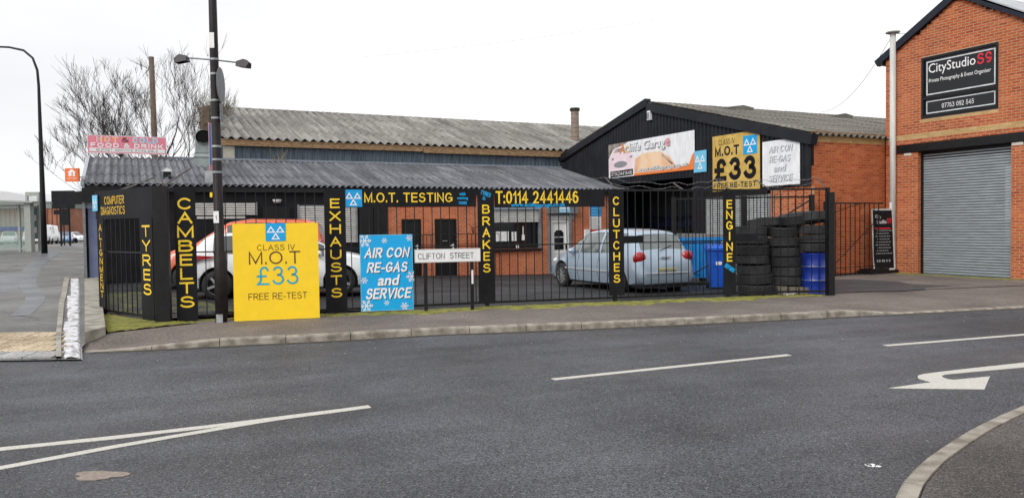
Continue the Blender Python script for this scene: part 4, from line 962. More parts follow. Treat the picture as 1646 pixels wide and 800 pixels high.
# roof edge, soffits, gutter, metal roof
for (u0, z0, u1, z1) in ((-.22, CE - .13, CW / 2, CZ + .02), (CW + .2, CE - .13, CW / 2, CZ + .02)):
    b = MB(); d = (u1 - u0); an = math.atan2(z1 - z0, d); L_ = math.hypot(d, z1 - z0)
    P = [(0, 0), (L_, 0), (L_, .20), (0, .20)]
    k = 0
    for a in (AC - .10, AC + .05): b.v += [(a, CB - (u0 + x * math.cos(an) - y * math.sin(an)), z0 + x * math.sin(an) + y * abs(math.cos(an))) for x, y in P]
    b.f = [(0, 1, 2, 3), (7, 6, 5, 4), (0, 4, 5, 1), (1, 5, 6, 2), (2, 6, 7, 3), (3, 7, 4, 0)]; b.m = [0] * 6; b.build('bargeboard', mat('barge_blue_black', (.012, .015, .028), .5, spec=.3), ct)
b = MB(); b.box(AC - .12, AC + 12, CB + .02, CB + .16, CE - .12, CE - .02); b.build('gutter', m_black, ct)
m_metal_roof = mat('pale_metal_roof', (.42, .44, .46), .5, .1, var=.15, scale=3)
for sgn in (-1, 1):
    for i in range(12):
        b = MB(); a0, a1 = AC + i * 1.0, AC + i * 1.0 + .985; ue = CW / 2 + sgn * (CW / 2 + .2)
        b.v = [(a0, CB - ue, CE + .06), (a1, CB - ue, CE + .06), (a1, CB - CW / 2, CZ + .24), (a0, CB - CW / 2, CZ + .24), (a0, CB - ue, CE + .02), (a1, CB - ue, CE + .02), (a1, CB - CW / 2, CZ + .2), (a0, CB - CW / 2, CZ + .2)]
        b.f = [(0, 1, 2, 3), (7, 6, 5, 4), (0, 4, 5, 1), (1, 5, 6, 2), (2, 6, 7, 3), (3, 7, 4, 0)]; b.m = [0] * 6; b.build('roof_panel', m_metal_roof, ct)
# window-like recessed sign: its own thing
def gsign(name, label, cat, a, b_left, z, w_, h_, mt, th=.015, standoff=.075, group=None):
    """board on a wall plane facing -a; local x runs to the right seen from the front"""
    o = thing(name, label, cat, W(a - standoff, b_left, z), TH - math.pi / 2, group); bb = MB(); bb.box(0, w_, -.0, th, 0, h_); bo = link('board', bb.mesh('board', mt), o); o['W'] = w_; o['H'] = h_; return o
def add_text(parent, mt, items, name='lettering', y=-.004):
    for it in items:
        t = MB(); body, x0, x1, z0, z1 = it[:5]; kw = dict(it[5]) if len(it) > 5 else {}; put_text(t, body, x0, x1, z0, z1, kw.pop('y', y), **kw)
        o_ = link(name, t.mesh(name, mt), parent)
        if body[0].islower() or len(body) > 14: o_['kind'] = 'stuff'
    return o_
w_, h_ = WU1 - WU0, WZ1 - WZ0
o = gsign('studio_sign', 'black framed glass sign in the brick gable, white lettering with a red S9', 'sign', AC + .06, CB - WU0, WZ0, w_, h_, m_black, standoff=.0)
b = MB()
for x0, x1, z0, z1 in ((0, .07, 0, h_), (w_ - .07, w_, 0, h_), (.07, w_ - .07, 0, .09), (.07, w_ - .07, h_ - .07, h_), (.07, w_ - .07, .53, .62)): b.box(x0, x1, -.06, 0, z0, z1)
link('frame', b.mesh('frame', m_black), o)
b = MB(); b.box(.07, w_ - .07, -.012, -.002, .62, h_ - .07); link('pane', b.mesh('pane', m_glass), o)
b = MB(); b.box(.07, w_ - .07, -.012, -.002, .09, .53); link('pane', b.mesh('pane', m_glass), o)
def outline(mb, x0, x1, z0, z1, t, y):
    for q in ((x0, x1, z0, z0 + t), (x0, x1, z1 - t, z1), (x0, x0 + t, z0 + t, z1 - t), (x1 - t, x1, z0 + t, z1 - t)): mb.face([(q[0], y, q[2]), (q[1], y, q[2]), (q[1], y, q[3]), (q[0], y, q[3])])
b = MB(); outline(b, .13, w_ - .10, .66, h_ - .13, .035, -.014); outline(b, .13, w_ - .10, .13, .49, .03, -.014); link('border', b.mesh('border', m_steel if False else mat('border_white', (.62, .64, .66), .4)), o)
add_text(o, m_pwhite, [('CityStudio', .20, 1.56, 1.20, 1.54, {'bold': .006}), ('Private Photography & Event Organiser', .21, 1.98, .98, 1.12, {'bold': .004}), ('07763 092 545', .60, 1.52, .24, .37, {'bold': .008})], y=-.015)
add_text(o, m_pred, [('S9', 1.60, 2.0, 1.26, 1.56, {'bold': .055})], y=-.015, name='red_lettering')

# slim white flue against the studio corner
fl = site('white_flue', 'tall slim off-white flue pipe standing against the studio corner', 'flue', AC - .12, 15.50, .1)
b = MB(); b.tube([(AC - .12, 15.50, .1), (AC - .12, 15.50, 7.22)], .085, 14); b.build('pipe', mat('offwhite_pipe', (.56, .55, .52), .5, var=.12, scale=3, stretch=(3, 3, .4)), fl, smooth=True)
b = MB(); b.lathe([(.001, .05), (.2, .03), (.2, 0), (.09, -.03)], 14, 'z', (AC - .12, 15.50, 7.25)); b.build('cap', m_conc, fl)
b = MB()
for z in (1.9, 3.3, 5.0): b.box(AC - .2, AC - .0, 15.49, 15.51, z, z + .03)
b.build('bracket', m_grey, fl)
b = MB(); b.box(AC - .212, AC - .206, 15.46, 15.54, 2.0, 2.22); b.build('sticker', m_white, fl)
bs = site('flue_plinth', 'low dark base under the white flue and the leaning black board', 'plinth', AC - .4, 15.7, .1)
b = MB(); b.box(-.9, .35, -.35, .1, 0, .12); b.box(-.8, .3, -.3, .08, .12, .17); link('slab', b.mesh('slab', m_black), bs)
# poster board beside it
o = thing('poster_board', 'tall black poster board with pale frame leaning beside the white flue', 'sign', W(19.70, 15.50, .24), (R(-3), 0, TH - R(9)))
b = MB(); b.box(0, .76, 0, .03, 0, 1.78); link('board', b.mesh('board', m_pblack), o)
b = MB()
for q in ((0, .76, 1.75, 1.80), (0, .76, -.02, .03), (-.02, .02, 0, 1.78), (.74, .78, 0, 1.78)): b.box(q[0], q[1], -.015, .0, q[2], q[3])
link('frame', b.mesh('frame', mat('frame_pale', (.5, .5, .48), .5)), o)
add_text(o, m_pwhite, [('City', .12, .34, 1.50, 1.62), ('Studio', .16, .52, 1.36, 1.48)])
add_text(o, m_pred, [('S9', .54, .70, 1.36, 1.52, {'bold': .04})])
b = MB()
for i in range(9):
    x = .10 + .03 * (i % 3)
    while x < .62 - .05 * (i % 2): q_ = rnd.uniform(.03, .09); b.box(x, x + q_, -.004, -.002, .46 + .085 * i, .485 + .085 * i); x += q_ + .02
for x in (.12, .2, .3, .36, .46, .56): b.box(x, x + .05, -.004, -.002, .22, .29)
link('print', b.mesh('print', m_pgrey), o)['kind'] = 'stuff'
b = MB(); b.box(.08, .66, -.004, -.002, 1.20, 1.235); link('red_line', b.mesh('red_line', m_pred), o)

# ------------------------------------------------------------------ banners on the garage gable (local x runs right)
TG = TH - math.pi / 2
def canvas(o, mt, pts, y=-.002, name='print'):
    b = MB(); b.face([(x, y, z) for x, z in pts]); return link(name, b.mesh(name, mt), o)
S_ = AG - .085
o = gsign('garage_banner', 'wide white banner with a pink car front and orange sweep on the black gable', 'banner', S_, 26.05, 3.53, 5.24, 1.34, m_vinyl, standoff=0)
m_brown = mat('print_brown', (.16, .12, .09), .5, scale=3, col2=(.42, .38, .34)); m_peach = mat('print_peach', (.72, .30, .12), .45, scale=.9, col2=(.86, .62, .42), lo=.4, hi=.6); m_palepink = mat('print_pale_pink', (.80, .58, .64), .45, scale=1.2, col2=(.90, .82, .86))
canvas(o, m_brown, [(0, 1.34), (0, .75), (.15, .95), (.35, 1.12), (.75, 1.20), (1.25, 1.30), (1.3, 1.34)], -.002, 'brown_corner')
canvas(o, m_peach, [(1.75, .12), (1.8, .62), (2.3, .82), (3.3, .80), (3.9, .55), (4.3, .12)], -.0025, 'orange_sweep')
canvas(o, m_orange, [(1.7, .0), (5.24, .0), (5.24, .60), (5.12, .50), (4.95, .20), (4.3, .10), (1.75, .10)], -.003, 'orange_band')
canvas(o, m_brown, [(3.5, .68), (4.1, .28), (4.0, .26), (3.42, .64)], -.0032, 'dark_streak')
# the pink car front: bonnet, windscreen, grille, lamps
canvas(o, m_palepink, [(.06, .12), (.03, .55), (.10, .85), (.30, .98), (.45, 1.16), (1.05, 1.20), (1.30, 1.0), (1.72, .82), (1.74, .35), (1.66, .12)], -.0036, 'car_shape')
canvas(o, m_brown, [(.36, .98), (.50, 1.12), (1.0, 1.15), (1.22, 1.0)], -.0042, 'car_windscreen')
canvas(o, m_pgrey, [(.36 + .46 * math.cos(t) + .46, .50 + .13 * math.sin(t)) for t in [i * math.pi / 8 for i in range(16)]], -.0046, 'grille')
for x in (.18, 1.42): canvas(o, m_pgrey, [(x, .72), (x + .1, .80), (x + .22, .78), (x + .16, .70)], -.0046, 'car_lamp')
canvas(o, m_pblack, [(.12, .02), (.12, .26), (1.66, .28), (1.66, .04)], -.005, 'number_strip')
add_text(o, m_pgrey, [('Acliffe Garage', .80, 3.94, .82, 1.24, {'bold': .055, 'shear': .12})], y=-.0054, name='lettering_shadow')['kind'] = 'stuff'
add_text(o, m_pwhite, [('liffe Garag', 1.42, 3.62, .87, 1.28, {'bold': .03, 'shear': .12})], y=-.009)
add_text(o, m_orange, [('A', .80, 1.12, .92, 1.27, {'bold': .05, 'shear': .12})], y=-.009, name='orange_letter')
add_text(o, mat('print_sand', (.85, .55, .2), .5), [('c', 1.14, 1.38, .92, 1.18, {'bold': .05, 'shear': .12})], y=-.009, name='sand_letter')
add_text(o, m_pink, [('e', 3.66, 3.92, .95, 1.22, {'bold': .05, 'shear': .12})], y=-.009, name='pink_letter')
add_text(o, m_pblack, [('www.acliffegarage.co.uk', 2.02, 4.92, .09, .27, {'bold': .07})], y=-.0054, name='web_address_shadow')
add_text(o, m_pwhite, [('www.acliffegarage.co.uk', 2.0, 4.9, .10, .28, {'bold': .02}), ('01142441446', .2, 1.6, .07, .23, {'bold': .02})], y=-.009, name='web_address')
b = MB()
for i in range(14): b.box(0 + .4 * i, .01 + .4 * i, -.004, 0, 1.33, 1.345)
link('eyelets', b.mesh('eyelets', m_steel), o)['kind'] = 'stuff'
o = gsign('test_station_sign', 'small pale blue sign with three white triangles between the banner and the gold sign', 'sign', S_, 20.85, 3.41, .64, .73, m_pblue, standoff=0)
t = MB(); 
for dx, cz in ((-.13, .47), (.13, .47), (0, .23)): tri_outline(t, .32 + dx, cz, .25, .24, .5, -.003)
link('triangles', t.mesh('triangles', m_pwhite), o)
o = gsign('gold_price_sign', 'gold banner with black £33 and M.O.T lettering on the black gable', 'sign', S_, 19.90, 2.72, 2.13, 1.81, m_gold, standoff=0)
add_text(o, m_pblack, [('CLASS IV', .30, 1.05, 1.50, 1.68), ('M.O.T', .12, 1.24, 1.14, 1.45, {'bold': .09}), ('£33', .08, 1.98, .33, 1.06, {'bold': .10}), ('FREE RE-TEST', .05, 1.98, .09, .26, {'bold': .075})])
emblem(o, 1.42, 2.02, 1.10, 1.68, m_cyan, -.008)
o = gsign('faded_aircon_sign', 'faded white banner, grey-edged AIR CON RE-GAS and SERVICE, beside the gold sign', 'sign', S_, 17.66, 2.78, 1.46, 1.35, m_vinyl, standoff=0)
L4 = [('AIR CON', .28, 1.18, .99, 1.19), ('RE-GAS', .30, 1.10, .70, .90), ('and', .48, .92, .42, .62), ('SERVICE', .26, 1.18, .12, .32)]
add_text(o, m_pgrey, [(a, x0 + .022, x1 + .022, z0 - .016, z1 - .016, {'bold': .035, 'shear': .2}) for a, x0, x1, z0, z1 in L4], y=-.003, name='lettering_shadow')['kind'] = 'stuff'
add_text(o, mat('faded_print', (.72, .74, .77), .4), [(a, x0, x1, z0, z1, {'bold': .03, 'shear': .2}) for a, x0, x1, z0, z1 in L4], y=-.0065)

# ------------------------------------------------------------------ front railings
FP = [(-5.80, 13.30), (-3.24, 14.09), (-.50, 15.02), (2.09, 15.64), (4.58, 16.28), (6.75, 16.42)]
fo = thing('front_railings', 'long black steel bar railings between the pavement and the garage yard', 'railings', (-5.8, 13.3, .11)); fo['off'] = (-5.8, 13.3, .11)
def seg_frame(p, q):
    p, q = Vector(p), Vector(q); d = q - p; return p, d.length, math.atan2(d.y, d.x), d.normalized()
bar = MB().box(-.0075, .0075, -.0075, .0075, .06, 2.28).mesh('bar', m_black)
def rail_run(root, p, q, z0=.09, zm=1.31, z1=2.38, spacing=.17, start=.12, barmesh=bar, off=None):
    off = off or tuple(root['off']); p, L_, an, d = seg_frame(p, q)
    for z, t in ((z0 + .11, .022), (zm, .011), (z1, .02)):
        b = MB(); b.box(0, L_, -.012, .012, z - t, z + t); link('rail', b.mesh('rail', m_black), root, (p.x - off[0], p.y - off[1], -off[2] + 0), an)
    x = start
    while x < L_ - .05:
        c = p + d * x; link('bar', barmesh, root, (c.x - off[0], c.y - off[1], 0), an); x += spacing
for i, (p, q) in enumerate(zip(FP, FP[1:])): rail_run(fo, p, q)
post = MB().box(-.035, .035, -.035, .035, -.1, 2.3).mesh('post', m_black)
for p in FP[1:]: link('post', post, fo, (p[0] + 5.8, p[1] - 13.3, 0), R(15))
def lock(p, q, t, z, w_):   # black lock plates on the middle rail
    P, L_, an, d = seg_frame(p, q); c = P + d * (L_ * t); b = MB(); b.box(0, w_, -.03, .03, 0, .15); link('lock_plate', b.mesh('lock_plate', m_blackboard), fo, (c.x + 5.8, c.y - 13.3, z - .11), an)
lock(FP[3], FP[4], .055, 1.30, .48); lock(FP[4], FP[5], .06, 1.30, .48)
b = MB(); b.box(-.07, .07, -.07, .07, -.1, 2.2); link('end_post', b.mesh('end_post', m_black), fo, (6.80 + 5.8, 16.42 - 13.3, 0), R(10))
# corner railings, chamfered, then up the side street
co = thing('corner_railings', 'black bar railings cutting the street corner and running up beside the low wall', 'railings', (-5.96, 13.04, .11)); co['off'] = (-5.96, 13.04, .11)
CP0, CP1 = (-6.02, 13.10), (-7.84, 14.64)
rail_run(co, CP1, CP0, spacing=.20, start=.3)
rail_run(co, (-11.42, 21.4), CP1, spacing=.18, z0=.2)
b = MB(); b.box(-.12, .12, -.06, .06, -.13, 2.34); link('corner_post', b.mesh('corner_post', m_black), co, (.0, .04, 0), R(8))
b = MB(); b.box(-.05, .05, -.05, .05, -.1, 2.34); link('post', b.mesh('post', m_black), co, (-1.86, 1.6, 0))
# spare gate leaf folded back behind the tyres
gt = thing('gate_leaf', 'black bar gate leaf folded back behind the stacked tyres', 'gate', (3.9, 18.6, .05)); gt['off'] = (3.9, 18.6, .05)
rail_run(gt, (3.95, 18.7), (7.15, 18.3), z0=.1, zm=1.2, z1=2.28, spacing=.16)
b = MB(); b.tube([(4.0, 18.68, .2), (7.1, 18.3, 2.2)], .02, 6); b.build('brace', m_black, gt)
for x_, y_ in ((3.95, 18.7), (5.6, 18.5), (7.15, 18.3)): b = MB(); b.box(x_ - .05, x_ + .05, y_ - .04, y_ + .04, 0, 2.33); b.build('frame_post', m_black, gt)
# lower railings to the studio corner
lr = thing('low_railings', 'lower black bar railings before the brick wall, right of the tyres', 'railings', (8.7, 20.6, .1)); lr['off'] = (8.7, 20.6, .1)
q0, q1 = W(17.9, 15.5), W(20.1, 15.5)
rail_run(lr, (7.0, 17.4), q0[:2], z0=.1, zm=1.25, z1=2.2, spacing=.22, barmesh=MB().box(-.008, .008, -.008, .008, .06, 2.1).mesh('bar', m_black)) if False else None
rail_run(lr, q0[:2], q1[:2], z0=.05, zm=.35, z1=2.2, spacing=.2, start=0, barmesh=MB().box(-.009, .009, -.009, .009, .0, 2.1).mesh('bar', m_black))
b = MB(); b.tube([(q0[0], q0[1], .35), (q1[0], q1[1], 1.9)], .014, 5); b.tube([(q0[0], q0[1] - .02, 1.9), (q1[0] - .9, q1[1] - .5, 2.2)], .012, 5); b.build('brace', m_black, lr)
b = MB(); b.box(-.1, .1, -.05, .05, 0, 2.15); link('post', b.mesh('post', m_black), lr, (q0[0] - 8.7 - .1, q0[1] - 20.6, 0), TH)

# ------------------------------------------------------------------ boards on the railings
def board(name, label, p, an, w_, h_, z, mt, th=.012, front=.02, lean=0, group=None):
    """p: left foot of the board; x to the right, faces -y"""
    o = thing(name, label, 'sign', (p[0] + math.sin(an) * front, p[1] - math.cos(an) * front, z), (lean, 0, an), group); b = MB(); b.box(0, w_, 0, th, 0, h_); link('board', b.mesh('board', mt), o); return o
def on_seg(p, q, t):
    P, L_, an, d = seg_frame(p, q); c = P + d * (L_ * t); return (c.x, c.y), an
def vertical(o, word, cx, ztop, pitch, lw, lh, mt=m_yel, bold=.012):
    """one letter under the other; a letter is a part"""
    for i, ch in enumerate(word):
        if ch == ' ': continue
        zc_ = ztop - i * pitch; ww = lw * (.16 if ch == 'I' else 1.12 if ch == 'M' else .86 if ch in 'EL' else 1)
        t = MB(); put_text(t, ch, cx - ww / 2, cx + ww / 2, zc_ - lh / 2, zc_ + lh / 2, -.004, bold=.05); link('letter', t.mesh('letter', mt), o)
GV = 'black boards with yellow lettering on the railings'
def vboard(word, label, px_w, left, an, z0, z1, zt, zb, lw, lh, mt=m_yel):
    o = board('word_board', label, left, an, px_w, z1 - z0, z0, m_blackboard, front=.045, group=GV)
    vertical(o, word, px_w / 2, zt - z0, (zt - zb) / (len(word) - 1), lw, lh, mt); return o
vboard('CAMBELTS', 'narrow black board reading CAMBELTS downwards, beside the street corner post', .34, (-5.80, 13.24), R(17), .12, 2.44, 2.15, .458, .235, .20)
(p, an) = on_seg(FP[1], FP[2], -.065); vboard('EXHAUSTS', 'narrow black board reading EXHAUSTS downwards, between yellow and blue signs', .38, p, an, .14, 2.42, 2.145, .512, .20, .175)
(p, an) = on_seg(FP[2], FP[3], -.065); o = vboard('BRAKES', 'narrow black board reading BRAKES downwards, under the blue words TYRES &', .33, p, an, .19, 2.41, 2.02, .875, .15, .175)
t = MB(); put_text(t, 'TYRES', .06, .27, 2.09, 2.17, -.004, bold=.05, rot=-.35); put_text(t, '&', .10, .16, 2.01, 2.08, -.004, bold=.04); link('blue_lettering', t.mesh('blue_lettering', m_bblue), o)
(p, an) = on_seg(FP[3], FP[4], -.055); vboard('CLUTCHES', 'narrow black board reading CLUTCHES downwards, before the silver car', .33, p, an, .25, 2.39, 2.165, .59, .145, .17)
(p, an) = on_seg(FP[4], FP[5], -.055); o = vboard('ENGINE', 'narrow black board reading ENGINE downwards with small blue REPAIRS beneath it', .27, p, an, .16, 2.33, 2.08, .96, .14, .18)
t = MB(); put_text(t, 'REPAIRS', .02, .26, .53, .62, -.004, bold=.05, rot=-.6); link('blue_lettering', t.mesh('blue_lettering', m_bblue), o)
P, L_, anc, d = seg_frame(CP1, CP0)
o = vboard('TYRES', 'black board reading TYRES downwards, on the corner railings under the diagnostics board', .46, tuple(P + d * (L_ - .60)), anc, .10, 1.93, 1.69, .68, .30, .20, m_yel)
o = vboard('ALIGNMENT', 'very narrow black board reading ALIGNMENT downwards at the far end of the corner railings', .26, tuple(P + d * .0), anc, .10, 1.93, 1.76, .51, .13, .13, m_yel_dirty)
o = board('header_board', 'black board reading COMPUTER DIAGNOSTICS in dirty yellow above the corner railings', tuple(P + d * (-.08)), anc, L_ - .0, .53, 1.92, m_blackboard, front=.04)
add_text(o, m_yel_dirty, [('COMPUTER', .42, 1.26, .27, .42, {'bold': .02}), ('DIAGNOSTICS', .26, 1.28, .08, .23, {'bold': .02})])
o = board('test_station_sign', 'small blue sign with white triangles at the left tip of the diagnostics board', tuple(P + d * (-.14)), anc, .22, .30, 2.08, m_pblue, front=.07)
t = MB()
for dx, cz in ((-.05, .19), (.05, .19), (0, .10)): tri_outline(t, .11 + dx, cz, .09, .09, .4, -.003)
link('triangles', t.mesh('triangles', m_pwhite), o)
# header boards on the front run
p, an = on_seg(FP[1], FP[2], .055); _, LL, _, _ = seg_frame(FP[1], FP[2])
o = board('header_board', 'long black board reading M.O.T. TESTING in yellow on top of the railings', p, an, LL * .875, .345, 2.07, m_blackboard)
add_text(o, m_yel, [('M.O.T. TESTING', .38, 2.06, .09, .27, {'bold': .035})])
add_text(o, m_bblue, [('with', 2.20, 2.32, .22, .28, {'bold': .06}), ('waiting', 2.15, 2.37, .13, .19, {'bold': .06}), ('room', 2.19, 2.34, .045, .10, {'bold': .06})], name='blue_lettering')
emblem(o, .02, .34, .01, .325, m_cyan, -.012)
p, an = on_seg(FP[2], FP[3], .065); _, LL, _, _ = seg_frame(FP[2], FP[3])
o = board('header_board', 'long black board with the yellow telephone number on top of the railings', p, an, LL * .855, .345, 2.05, m_blackboard)
add_text(o, m_yel, [('T:0114 2441446', .02, 1.72, .075, .32, {'bold': .03})])
add_text(o, m_lblue if False else m_bblue, [('www.acliffegarage.co.uk', .33, 1.44, -.012, .085, {'bold': .03, 'wave': .008})], name='blue_lettering')
# plain dark sheeting on the left front panel, low contrast
p, an = on_seg(FP[0], FP[1], .0)
# yellow price board standing on the pavement
an = math.atan2(.36, 1.38)
o = board('yellow_price_board', 'large yellow board with blue £33 and dark M.O.T lettering, standing before the railings', (-4.80, 13.19), an, 1.43, 1.68, .115, m_ybrd, th=.02, front=0, lean=R(-2))
add_text(o, m_ptext, [('CLASS IV', .40, 1.03, 1.21, 1.31), ('M.O.T', .26, 1.12, .97, 1.19, {'bold': .005}), ('FREE RE-TEST', .24, 1.22, .355, .47)])
add_text(o, mat('print_teal', (.0, .36, .52), .4), [('£33', .38, 1.08, .61, .93, {'bold': .004})], name='price')
emblem(o, .545, .88, 1.37, 1.68, m_cyan, -.008)
# blue air conditioning board on the railings
an = math.atan2(.26, 1.0)
o = board('aircon_board', 'bright blue AIR CON RE-GAS and SERVICE board with white snowflakes, tied to the railings', (-2.80, 14.14), an, .97, 1.41, .15, m_bblue, front=0, lean=R(-1))
L4 = [('AIR CON', .09, .91, .98, 1.17), ('RE-GAS', .13, .87, .71, .90), ('and', .33, .70, .47, .66), ('SERVICE', .10, .93, .22, .42)]
add_text(o, m_pblack, [(a, x0 + .012, x1 + .012, z0 - .012, z1 - .012, {'bold': .05, 'shear': .2}) for a, x0, x1, z0, z1 in L4], y=-.003, name='lettering_shadow')['kind'] = 'stuff'
add_text(o, m_pwhite, [(a, x0, x1, z0, z1, {'bold': .06, 'shear': .2}) for a, x0, x1, z0, z1 in L4], y=-.0065)
for (cx, cz, r_) in ((.09, 1.30, .12), (.45, 1.30, .055), (.91, 1.34, .06), (.95, .62, .11), (.07, .57, .065), (.10, .10, .12), (.47, .145, .05), (.80, .07, .075)):
    t = MB(); snowflake(t, cx, cz, r_, -.004, (0.003, .987, .003, 1.407)); link('snowflake', t.mesh('snowflake', m_pwhite), o)
b = MB(); outline(b, 0, .97, 0, 1.41, .012, -.002); link('border', b.mesh('border', m_pblue), o)
for x in (.05, .92):
    for z in (.06, 1.35): b = MB(); b.lathe([(.001, -.004), (.012, -.002), (.012, 0)], 8, 'y', (x, -.004, z)); link('screw', b.mesh('screw', m_steel), o)
# street name plate
an = math.atan2(.30, 1.2)
o = thing('street_name_sign', 'white street name plate reading CLIFTON STREET on two short black posts', 'sign', (-1.80, 14.18, .11), an)
b = MB(); b.box(0, 1.24, 0, .02, .92, 1.17); link('plate', b.mesh('plate', m_white), o)
b = MB(); outline(b, .0, 1.24, .92, 1.17, .01, -.002); link('border', b.mesh('border', m_shutter_w), o)
add_text(o, m_pblack, [('CLIFTON', .06, .56, .985, 1.095, {'bold': -.006}), ('STREET', .66, 1.11, .985, 1.095, {'bold': -.006})])
for x in (.20, 1.08): b = MB(); b.box(x - .03, x + .03, .022, .07, -.1, 1.12); link('post', b.mesh('post', m_black), o)
b = MB(); b.box(1.065, 1.10, .012, .021, .50, .76); link('reflector', b.mesh('reflector', m_white), o)

# barbed wire along the top
bw = thing('barbed_wire', 'sagging barbed wire on slanting iron arms along the top of the railings', 'wire', (-5.8, 13.3, 2.4)); bw['off'] = (-5.8, 13.3, 2.4)
m_rust = mat('rusty_iron', (.10, .085, .07), .8, var=.3, scale=20); m_wire = mat('grey_wire', (.20, .20, .20), .6, .3)
tips = []
for (x, y, dx, dy, dz) in ((-7.55, 14.4, .62, .55, .34), (-6.1, 13.2, .42, .45, .40), (2.15, 15.66, -.20, .30, .28), (3.6, 16.05, -.16, .30, .17), (4.6, 16.3, -.2, .3, .25), (5.5, 16.35, -.2, .3, .22), (6.75, 16.45, -.17, .2, .27)):
    b = MB(); b.tube([(x, y, 2.38), (x + dx, y + dy, 2.38 + dz)], .014, 5); b.build('arm', m_rust, bw); tips.append(Vector((x + dx, y + dy, 2.38 + dz)))
def strand(a, b_, sag, f=0.):
    P = []; n = 26
    for i in range(n + 1):
        t = i / n; p = a.lerp(b_, t); P.append((p.x, p.y + .02 * math.sin(t * 21), p.z - sag * 4 * t * (1 - t) + .022 * math.sin(t * 13 + f) + rnd.uniform(-.006, .006)))
    b = MB(); b.tube(P, .0045, 4)
    for i in range(1, n, 2):
        x, y, z = P[i]
        for k in range(2): a_ = rnd.uniform(0, 3); b.tube([(x - .02 * math.cos(a_), y, z - .02 * math.sin(a_)), (x + .02 * math.cos(a_), y, z + .02 * math.sin(a_))], .0022, 3)
    b.build('strand', m_wire, bw)
strand(tips[0], Vector((-5.9, 13.4, 2.45)), .03); strand(Vector((-7.7, 14.5, 2.4)), tips[1], .02, 2)
strand(Vector((-.4, 15.2, 2.42)), tips[2], -.05)
for a, b_ in zip(tips[2:], tips[3:]):
    strand(a, b_, .05); strand(a - Vector((-.08, .1, .13)), b_ - Vector((-.08, .1, .10)), .04, 2)

